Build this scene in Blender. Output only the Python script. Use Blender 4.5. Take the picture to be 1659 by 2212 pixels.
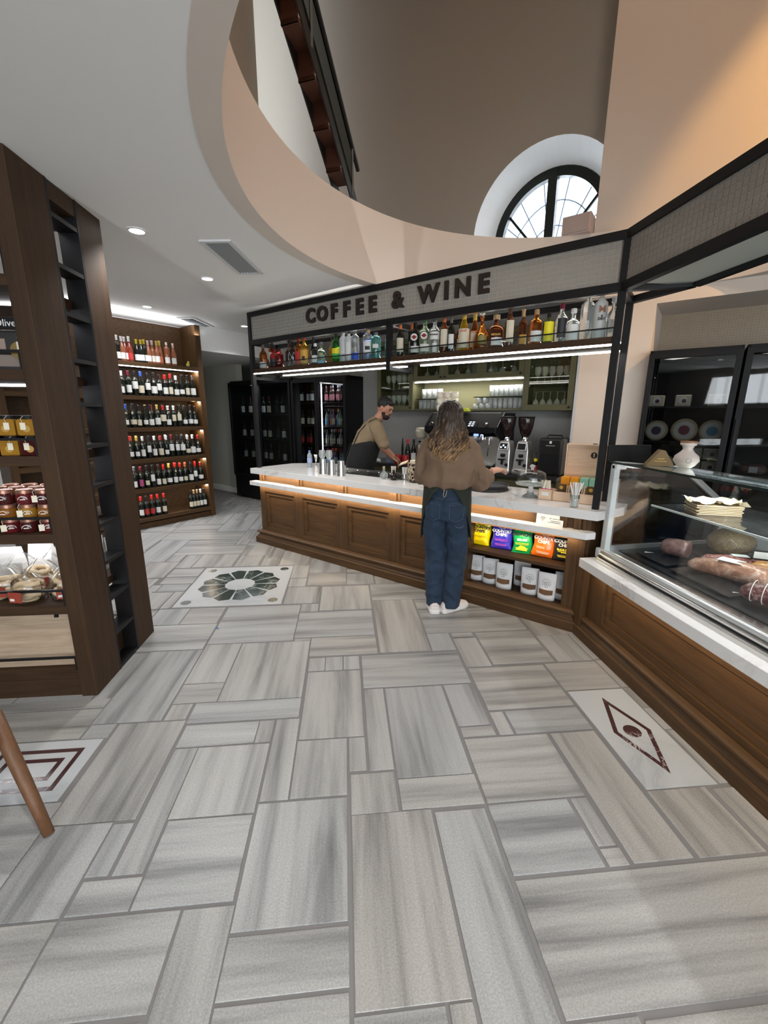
import bpy, bmesh, math, random
from mathutils import Vector, Matrix
random.seed(7)
C = bpy.context.scene.collection
for o in list(bpy.data.objects):
    bpy.data.objects.remove(o)
# ---------------------------------------------------------------- camera
SC = bpy.context.scene
def rotcam(yaw, pitch, roll):
    f = Vector((math.sin(yaw)*math.cos(pitch), math.cos(yaw)*math.cos(pitch), -math.sin(pitch)))
    r = Vector((math.cos(yaw), -math.sin(yaw), 0)); u = r.cross(f)
    r2 = math.cos(roll)*r + math.sin(roll)*u; u2 = -math.sin(roll)*r + math.cos(roll)*u
    return Matrix((r2, u2, -f)).transposed()
cam = bpy.data.cameras.new('camera'); camo = bpy.data.objects.new('camera', cam); C.objects.link(camo)
M4 = rotcam(math.radians(5.354), math.radians(13.236), math.radians(.3007)).to_4x4(); M4.translation = (0, 0, 1.6)
camo.matrix_world = M4
cam.sensor_fit = 'HORIZONTAL'; cam.sensor_width = 36; cam.lens = 902.5/1659*36; cam.clip_start = .05
SC.camera = camo
# ---------------------------------------------------------------- world, daylight, exposure
wd = bpy.data.worlds.new('sky'); SC.world = wd; wd.use_nodes = True
bg = wd.node_tree.nodes['Background']; bg.inputs[0].default_value = (.86, .93, 1, 1); bg.inputs[1].default_value = 2.6
vs = SC.view_settings
vs.view_transform = 'Standard'; vs.look = 'None'; vs.exposure = 0.30; vs.gamma = 1; vs.use_curve_mapping = False
AZ = math.radians(-41.74); B0 = Vector((-1.1445, 5.2404, 0))
EX = Vector((math.cos(AZ), math.sin(AZ), 0)); EY = Vector((-math.sin(AZ), math.cos(AZ), 0))
def BW(s, d, z=0): return B0 + EX*s + EY*d + Vector((0, 0, z))
def lamp(name, kind, loc, energy, col=(1, 1, 1), aim=None, **k):
    l = bpy.data.lights.new(name, kind); l.energy = energy; l.color = col
    for a, b in k.items(): setattr(l, a, b)
    o = bpy.data.objects.new(name, l); o.location = loc; C.objects.link(o)
    if aim is not None:
        o.rotation_euler = (Vector(aim)-Vector(loc)).to_track_quat('-Z', 'Y').to_euler()
    return o
# daylight through the shop-front openings behind the camera
for x, z, w, h, e in ((-2.75, 2.26, 1.7, .7, 26), (0.05, 1.45, 3.1, 2.3, 105), (3.2, 1.45, 2.4, 2.3, 80)):
    o = lamp('shopfront_daylight', 'AREA', (x, -4.15, z), e, (.93, .97, 1), (x, 0, z+.7), shape='RECTANGLE', size=w, size_y=h)
o = lamp('arch_window_daylight', 'AREA', BW(2.45, 3.6, 4.1), 60, (.93, .97, 1), BW(2.45, 0, 3.6), shape='RECTANGLE', size=1.8, size_y=1.6)
# recessed ceiling downlights (their fittings are built below)
DOWN = [(-1.30, 3.14, 2.73), (-1.16, 4.10, 2.73), (-2.36, 5.74, 2.85), (-1.45, 6.80, 2.85), (-.95, .9, 2.73), (.1, .1, 2.73), (1.2, -.1, 2.73), (-1.2, -1.6, 2.73), (.3, -2.0, 2.73), (1.9, -1.9, 2.73), (-2.9, 1.2, 2.85), (-3.1, 3.6, 2.85)]
for p in DOWN:
    lamp('downlight_beam', 'SPOT', (p[0], p[1], p[2]-.03), 50, (1, .985, .96), (p[0], p[1], 0), spot_size=math.radians(125), spot_blend=.7, shadow_soft_size=.06)
# warm wall washers high in the atrium, on the gallery edge over the deli
lamp('wall_washer', 'SPOT', BW(6.7, .35, 4.6), 330, (1, .56, .20), BW(6.7, 1.75, 4.0), spot_size=math.radians(126), spot_blend=.10, shadow_soft_size=.04)
lamp('wall_washer', 'SPOT', (1.0, .9, 7.6), 195, (1, .87, .76), (.9, 3.6, 2.6), spot_size=math.radians(140), spot_blend=1., shadow_soft_size=.3)

# ---------------------------------------------------------------- helpers
PI = math.pi
class MB:
    def __init__(s): s.v = []; s.f = []; s.mi = []
    def add(s, vs, fs):
        n = len(s.v); s.v += [tuple(v) for v in vs]; s.f += [[i+n for i in f] for f in fs]; return s
    def box(s, x0, x1, y0, y1, z0, z1):
        return s.add([(x, y, z) for z in (z0, z1) for y in (y0, y1) for x in (x0, x1)],
                     [(0, 2, 3, 1), (4, 5, 7, 6), (0, 1, 5, 4), (2, 6, 7, 3), (0, 4, 6, 2), (1, 3, 7, 5)])
    def prism(s, poly, z0, z1, fn=None):
        fn = fn or (lambda x, y, z: (x, y, z)); n = len(poly)
        return s.add([fn(x, y, z0) for x, y in poly]+[fn(x, y, z1) for x, y in poly],
                     [list(range(n))[::-1], list(range(n, 2*n))]+[(i, (i+1) % n, n+(i+1) % n, n+i) for i in range(n)])
    def lathe(s, prof, n=16, c=(0, 0, 0), a0=0, a1=2*PI, cap=True):
        full = abs(a1-a0-2*PI) < 1e-6; m = n if full else n+1; base = len(s.v)
        vs = []
        for r, z in prof:
            for i in range(m):
                a = a0+(a1-a0)*i/n; vs.append((c[0]+r*math.cos(a), c[1]+r*math.sin(a), c[2]+z))
        fs = []
        for k in range(len(prof)-1):
            for i in range(n if full else n):
                j = (i+1) % m if full else i+1
                fs.append((k*m+i, k*m+j, (k+1)*m+j, (k+1)*m+i))
        if cap and full:
            if prof[0][0] > 1e-5: fs.append(list(range(m))[::-1])
            if prof[-1][0] > 1e-5: fs.append(list(range((len(prof)-1)*m, len(prof)*m)))
        return s.add(vs, fs)
    def loft(s, rings, closed=True, cap=True):
        n = len(rings[0]); vs = [p for r in rings for p in r]; fs = []
        for k in range(len(rings)-1):
            for i in range(n if closed else n-1):
                j = (i+1) % n; fs.append((k*n+i, k*n+j, (k+1)*n+j, (k+1)*n+i))
        if cap and closed: fs += [list(range(n))[::-1], list(range((len(rings)-1)*n, len(rings)*n))]
        return s.add(vs, fs)
    def tube(s, pts, r, n=6, cap=True):
        pts = [Vector(p) for p in pts]; rings = []
        rr = r if isinstance(r, (list, tuple)) else [r]*len(pts)
        up = None
        for i, p in enumerate(pts):
            t = (pts[min(i+1, len(pts)-1)]-pts[max(i-1, 0)]).normalized()
            if up is None: up = Vector((0, 0, 1)) if abs(t.z) < .9 else Vector((1, 0, 0))
            a = t.cross(up)
            if a.length < 1e-4: a = t.cross(Vector((0, 1, 0)))
            a.normalize(); b = a.cross(t).normalized(); up = b
            rings.append([p+rr[i]*(math.cos(2*PI*k/n)*a+math.sin(2*PI*k/n)*b) for k in range(n)])
        return s.loft(rings, True, cap)
    def bar(s, p, q, w, h=None):
        p, q = Vector(p), Vector(q); h = h or w; t = (q-p).normalized()
        up = Vector((0, 0, 1)) if abs(t.z) < .95 else Vector((0, 1, 0))
        a = t.cross(up).normalized()*w/2; b = a.cross(t).normalized()*h/2
        return s.loft([[x-a-b, x+a-b, x+a+b, x-a+b] for x in (p, q)])
    def ell(s, c, r, n=14, m=9, rot=None):
        vs = []; fs = []
        for i in range(m+1):
            th = PI*i/m
            for k in range(n):
                v = Vector((r[0]*math.sin(th)*math.cos(2*PI*k/n), r[1]*math.sin(th)*math.sin(2*PI*k/n), r[2]*math.cos(th)))
                if rot is not None: v = rot @ v
                vs.append(v+Vector(c))
        for i in range(m):
            for k in range(n): fs.append((i*n+k, (i+1)*n+k, (i+1)*n+(k+1) % n, i*n+(k+1) % n))
        return s.add(vs, fs)
    def mesh(s, name, mat=None, smooth=False):
        me = bpy.data.meshes.new(name); me.from_pydata(s.v, [], s.f); me.validate()
        bm = bmesh.new(); bm.from_mesh(me); bmesh.ops.remove_doubles(bm, verts=bm.verts, dist=1e-6)
        bmesh.ops.recalc_face_normals(bm, faces=bm.faces); bm.to_mesh(me); bm.free()
        if mat: me.materials.append(mat)
        if smooth: me.shade_smooth() if smooth is True else None
        if smooth == 'auto':
            me.shade_smooth()
            try: me.set_sharp_from_angle(angle=math.radians(40))
            except Exception: pass
        return me
    def build(s, name, mat=None, parent=None, smooth=False, bevel=0, loc=None):
        return obj(name, s.mesh(name, mat, smooth), parent, loc, bevel=bevel)
LABELS = {}
def obj(name, me, parent=None, loc=None, rot=None, bevel=0):
    o = bpy.data.objects.new(name, me); C.objects.link(o)
    if parent: o.parent = parent
    if loc is not None: o.location = loc
    if rot is not None: o.rotation_euler = rot if not isinstance(rot, (int, float)) else (0, 0, rot)
    if bevel:
        b = o.modifiers.new('bevel', 'BEVEL'); b.width = bevel; b.segments = 2; b.limit_method = 'ANGLE'; b.angle_limit = .6
    return o
def tag(o, label, cat, group=None):
    o['label'] = label; o['category'] = cat
    if group: o['group'] = group
    LABELS.setdefault(label, []).append(o)
    return o
def thing(name, label, cat, loc=(0, 0, 0), rotz=0, group=None):
    o = bpy.data.objects.new(name, None); C.objects.link(o); o.empty_display_size = .05
    o.location = loc; o.rotation_euler = (0, 0, rotz); return tag(o, label, cat, group)
def struct(o): o['kind'] = 'structure'; return o
def barframe(o): o.location = B0; o.rotation_euler = (0, 0, AZ); return o
def text_mesh(txt, size, depth, mat, bold=0.0, spacing=1.0):
    cu = bpy.data.curves.new('t', 'FONT'); cu.body = txt; cu.size = size; cu.extrude = depth; cu.offset = bold; cu.align_x = 'CENTER'; cu.align_y = 'CENTER'; cu.space_character = spacing
    cu.resolution_u = 3
    o = bpy.data.objects.new('t', cu); C.objects.link(o); bpy.context.view_layer.update()
    dg = bpy.context.evaluated_depsgraph_get(); me = bpy.data.meshes.new_from_object(o.evaluated_get(dg))
    bpy.data.objects.remove(o); bpy.data.curves.remove(cu); me.materials.clear(); me.materials.append(mat); return me
ORD = ['first', 'second', 'third', 'fourth', 'fifth', 'sixth', 'seventh', 'eighth', 'ninth', 'tenth', 'eleventh', 'twelfth', 'thirteenth', 'fourteenth', 'fifteenth', 'sixteenth', 'seventeenth', 'eighteenth', 'nineteenth', 'twentieth', 'twenty-first', 'twenty-second', 'twenty-third', 'twenty-fourth', 'twenty-fifth', 'twenty-sixth']
# ---------------------------------------------------------------- materials
MT = {}
def nt(name):
    m = bpy.data.materials.new(name); m.use_nodes = True; t = m.node_tree
    return m, t, t.nodes['Principled BSDF']
def N(t, kind, **k):
    n = t.nodes.new(kind)
    for a, b in k.items():
        if a.startswith('i_'):
            key = a[2:]; key = int(key) if key.isdigit() else key.replace('_', ' ')
            n.inputs[key].default_value = b
        else: setattr(n, a, b)
    return n
def mat(name, col, rough=.5, metal=0., emit=None, es=0., trans=0., ior=1.45, bump=0, bscale=200, spec=.5, alpha=1, coat=0):
    if name in MT: return MT[name]
    m, t, b = nt(name)
    b.inputs['Base Color'].default_value = (*col, 1); b.inputs['Roughness'].default_value = rough; b.inputs['Metallic'].default_value = metal
    b.inputs['Transmission Weight'].default_value = trans; b.inputs['IOR'].default_value = ior; b.inputs['Specular IOR Level'].default_value = spec
    b.inputs['Coat Weight'].default_value = coat
    if emit: b.inputs['Emission Color'].default_value = (*emit, 1); b.inputs['Emission Strength'].default_value = es
    if bump:
        tc = N(t, 'ShaderNodeTexCoord'); n = N(t, 'ShaderNodeTexNoise', i_Scale=bscale, i_Detail=3.); bp = N(t, 'ShaderNodeBump', i_Strength=bump, i_Distance=.002)
        t.links.new(tc.outputs['Object'], n.inputs['Vector']); t.links.new(n.outputs[0], bp.inputs['Height']); t.links.new(bp.outputs[0], b.inputs['Normal'])
    MT[name] = m; return m
def pane(name, tint=(1, 1, 1), gloss=1.0, rough=.02):
    if name in MT: return MT[name]
    m, t, b = nt(name); t.nodes.remove(b); out = t.nodes['Material Output']
    tr = N(t, 'ShaderNodeBsdfTransparent', i_Color=(*tint, 1)); gl = N(t, 'ShaderNodeBsdfGlossy', i_Roughness=rough); fr = N(t, 'ShaderNodeFresnel', i_IOR=1.5)
    ge = N(t, 'ShaderNodeNewGeometry'); mr = N(t, 'ShaderNodeMapRange'); mr.inputs[3].default_value = 1.5; mr.inputs[4].default_value = 1/1.5; t.links.new(ge.outputs['Backfacing'], mr.inputs[0]); t.links.new(mr.outputs[0], fr.inputs[0])   # both faces of a pane reflect as air to glass
    mu = N(t, 'ShaderNodeMath', operation='MULTIPLY'); mu.inputs[1].default_value = gloss
    mx = N(t, 'ShaderNodeMixShader'); t.links.new(fr.outputs[0], mu.inputs[0]); t.links.new(mu.outputs[0], mx.inputs[0]); t.links.new(tr.outputs[0], mx.inputs[1]); t.links.new(gl.outputs[0], mx.inputs[2]); t.links.new(mx.outputs[0], out.inputs[0])
    MT[name] = m; return m
def ramp(t, src, stops):
    r = N(t, 'ShaderNodeValToRGB'); e = r.color_ramp.elements
    while len(e) < len(stops): e.new(.5)
    for i, (p, c) in enumerate(stops): e[i].position = p; e[i].color = (*c, 1)
    t.links.new(src, r.inputs[0]); return r
def wood(name, c0, c1, axis='x', rough=.5, scale=1.0):
    if name in MT: return MT[name]
    m, t, b = nt(name); tc = N(t, 'ShaderNodeTexCoord'); mp = N(t, 'ShaderNodeMapping'); oi = N(t, 'ShaderNodeObjectInfo')
    s = [26*scale]*3; s['xyz'.index(axis)] = 1.6*scale; mp.inputs['Scale'].default_value = s
    t.links.new(tc.outputs['Object'], mp.inputs[0]); t.links.new(oi.outputs['Random'], mp.inputs['Location'])
    n1 = N(t, 'ShaderNodeTexNoise', i_Scale=1.2, i_Detail=6., i_Roughness=.65, i_Distortion=.6); n2 = N(t, 'ShaderNodeTexNoise', i_Scale=6., i_Detail=3.)
    t.links.new(mp.outputs[0], n1.inputs[0]); t.links.new(mp.outputs[0], n2.inputs[0])
    r = ramp(t, n1.outputs[0], [(.28, c0), (.72, c1)]); mx = N(t, 'ShaderNodeMixRGB', blend_type='MULTIPLY', i_0=.35); t.links.new(r.outputs[0], mx.inputs[1]); t.links.new(n2.outputs[0], mx.inputs[2])
    hs = N(t, 'ShaderNodeHueSaturation', i_Value=1.5); t.links.new(mx.outputs[0], hs.inputs['Color']); t.links.new(hs.outputs[0], b.inputs['Base Color'])
    b.inputs['Roughness'].default_value = rough; b.inputs['Specular IOR Level'].default_value = .3; bp = N(t, 'ShaderNodeBump', i_Strength=.12, i_Distance=.001); t.links.new(n2.outputs[0], bp.inputs['Height']); t.links.new(bp.outputs[0], b.inputs['Normal'])
    MT[name] = m; return m
def stone(name, axis):
    m, t, b = nt(name); tc = N(t, 'ShaderNodeTexCoord'); mp = N(t, 'ShaderNodeMapping'); oi = N(t, 'ShaderNodeObjectInfo')
    s = [8.5, 8.5, 8.5]; s['xy'.index(axis)] = .55; mp.inputs['Scale'].default_value = s
    mv = N(t, 'ShaderNodeMath', operation='MULTIPLY'); mv.inputs[1].default_value = 57.
    t.links.new(oi.outputs['Random'], mv.inputs[0]); cb = N(t, 'ShaderNodeCombineXYZ'); t.links.new(mv.outputs[0], cb.inputs[0]); t.links.new(mv.outputs[0], cb.inputs[1]); t.links.new(cb.outputs[0], mp.inputs['Location'])
    t.links.new(tc.outputs['Object'], mp.inputs[0])
    n1 = N(t, 'ShaderNodeTexNoise', i_Scale=1.25, i_Detail=5., i_Roughness=.6, i_Distortion=.25); t.links.new(mp.outputs[0], n1.inputs[0])
    n2 = N(t, 'ShaderNodeTexNoise', i_Scale=170., i_Detail=3., i_Roughness=.85); t.links.new(tc.outputs['Object'], n2.inputs[0])
    n3 = N(t, 'ShaderNodeTexNoise', i_Scale=3.); t.links.new(tc.outputs['Object'], n3.inputs[0])
    r = ramp(t, n1.outputs[0], [(.30, (.125, .125, .127)), (.41, (.225, .223, .22)), (.53, (.315, .312, .305)), (.72, (.37, .367, .358))])
    tint = ramp(t, oi.outputs['Random'], [(0, (.95, .975, 1)), (.5, (1, 1, .99)), (1, (1, .975, .94))])
    mx = N(t, 'ShaderNodeMixRGB', blend_type='MULTIPLY', i_0=1.); t.links.new(r.outputs[0], mx.inputs[1]); t.links.new(tint.outputs[0], mx.inputs[2])
    sp = ramp(t, n2.outputs[0], [(.32, (.62, .62, .62)), (.66, (1.14, 1.14, 1.14))]); m2 = N(t, 'ShaderNodeMixRGB', blend_type='MULTIPLY', i_0=.8); t.links.new(mx.outputs[0], m2.inputs[1]); t.links.new(sp.outputs[0], m2.inputs[2])
    t.links.new(m2.outputs[0], b.inputs['Base Color']); b.inputs['Roughness'].default_value = .36
    bp = N(t, 'ShaderNodeBump', i_Strength=.25, i_Distance=.002); t.links.new(n2.outputs[0], bp.inputs['Height']); t.links.new(bp.outputs[0], b.inputs['Normal'])
    MT[name] = m; return m
def veined(name, base, vein, scale=2.5, width=.03, rough=.2, soft=.06):
    if name in MT: return MT[name]
    m, t, b = nt(name); tc = N(t, 'ShaderNodeTexCoord'); n = N(t, 'ShaderNodeTexNoise', i_Scale=scale, i_Detail=6., i_Roughness=.6, i_Distortion=.8)
    t.links.new(tc.outputs['Object'], n.inputs[0]); s = N(t, 'ShaderNodeMath', operation='SUBTRACT'); s.inputs[1].default_value = .5; a = N(t, 'ShaderNodeMath', operation='ABSOLUTE')
    t.links.new(n.outputs[0], s.inputs[0]); t.links.new(s.outputs[0], a.inputs[0])
    r = ramp(t, a.outputs[0], [(0, vein), (width*.5, tuple(v*.5+w*.5 for v, w in zip(vein, base))), (width*.5+soft, base)])
    n2 = N(t, 'ShaderNodeTexNoise', i_Scale=scale*.35); t.links.new(tc.outputs['Object'], n2.inputs[0]); rr = ramp(t, n2.outputs[0], [(.48, (0, 0, 0)), (.62, (1, 1, 1))])
    mx = N(t, 'ShaderNodeMixRGB', i_1=(*base, 1)); t.links.new(rr.outputs[0], mx.inputs[0]); t.links.new(r.outputs[0], mx.inputs[2]); t.links.new(mx.outputs[0], b.inputs['Base Color'])
    b.inputs['Roughness'].default_value = rough; MT[name] = m; return m
def mosaic(name, col, line, pitch):
    m, t, b = nt(name); tc = N(t, 'ShaderNodeTexCoord'); mp = N(t, 'ShaderNodeMapping'); mp.inputs['Rotation'].default_value = (PI/2, 0, 0); t.links.new(tc.outputs['Object'], mp.inputs[0])
    k = N(t, 'ShaderNodeTexBrick', offset=0., squash=1., i_Scale=1., i_Mortar_Size=pitch*.06, i_Brick_Width=pitch, i_Row_Height=pitch, i_Color1=(*col, 1), i_Color2=(*[c*.9 for c in col], 1), i_Mortar=(*line, 1)); t.links.new(mp.outputs[0], k.inputs[0]); t.links.new(k.outputs[0], b.inputs['Base Color'])
    b.inputs['Roughness'].default_value = .35; MT[name] = m; return m
PLW = mat('plaster_white', (.82, .815, .80), .85, bump=.05, bscale=60)
PLC = mat('plaster_cream', (.65, .58, .515), .85, bump=.05, bscale=60)
PLT = mat('plaster_taupe_shade', (.36, .325, .28), .85, bump=.05, bscale=60)  # darker version of the cream plaster, with shade put into the colour
PLG = mat('plaster_sage', (.42, .42, .36), .85)
GROUT = mat('grout', (.165, .158, .155), .9, bump=.3, bscale=120)
STX = stone('marble_x', 'x'); STY = stone('marble_y', 'y')
INL = veined('inlay_white', (.40, .415, .425), (.30, .32, .335), 3, .05, .3, .2)
GRN = veined('green_marble', (.028, .04, .035), (.35, .4, .37), 14, .02, .15, .035)
RED = veined('burgundy_marble', (.045, .018, .02), (.5, .42, .4), 9, .015, .15, .02)
QZ = veined('white_quartz', (.74, .735, .725), (.44, .37, .33), 2.2, .008, .12, .025)
OK0, OK1 = (.034, .0165, .0062), (.074, .038, .0145)
WDX = wood('oak_brown_x', OK0, OK1, 'x'); WDZ = wood('oak_brown_z', OK0, OK1, 'z')
TWZ = wood('walnut_z', (.022, .0105, .0042), (.044, .022, .0090), 'z', .6); TWX = wood('walnut_x', (.022, .0105, .0042), (.044, .022, .0090), 'x', .6)
PALE = wood('pale_oak', (.30, .22, .15), (.44, .34, .25), 'x', .5)
BLK = mat('black_metal', (.007, .007, .008), .5, .0, spec=.35); BLKM = mat('black_matt', (.007, .007, .008), .6, spec=.3)
STEEL = mat('brushed_steel', (.62, .62, .60), .25, 1.); CHROME = mat('chrome', (.8, .8, .8), .08, 1.); ALU = mat('aluminium', (.56, .58, .58), .38, .85)
GLASS = pane('clear_pane'); DGLASS = pane('dark_pane', (.6, .62, .63), 1.)
LEDW = mat('led_white', (1, 1, 1), .5, emit=(1, .97, .93), es=9.); LEDN = mat('led_warm', (1, 1, 1), .5, emit=(1, .80, .54), es=6.)
LEDC = mat('led_cool', (1, 1, 1), .5, emit=(.93, .95, 1), es=9.)
PAPER = mat('paper_white', (.78, .77, .74), .7); CREAMP = mat('paper_cream', (.72, .66, .53), .7); INK = mat('ink', (.015, .013, .012), .6)

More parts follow.
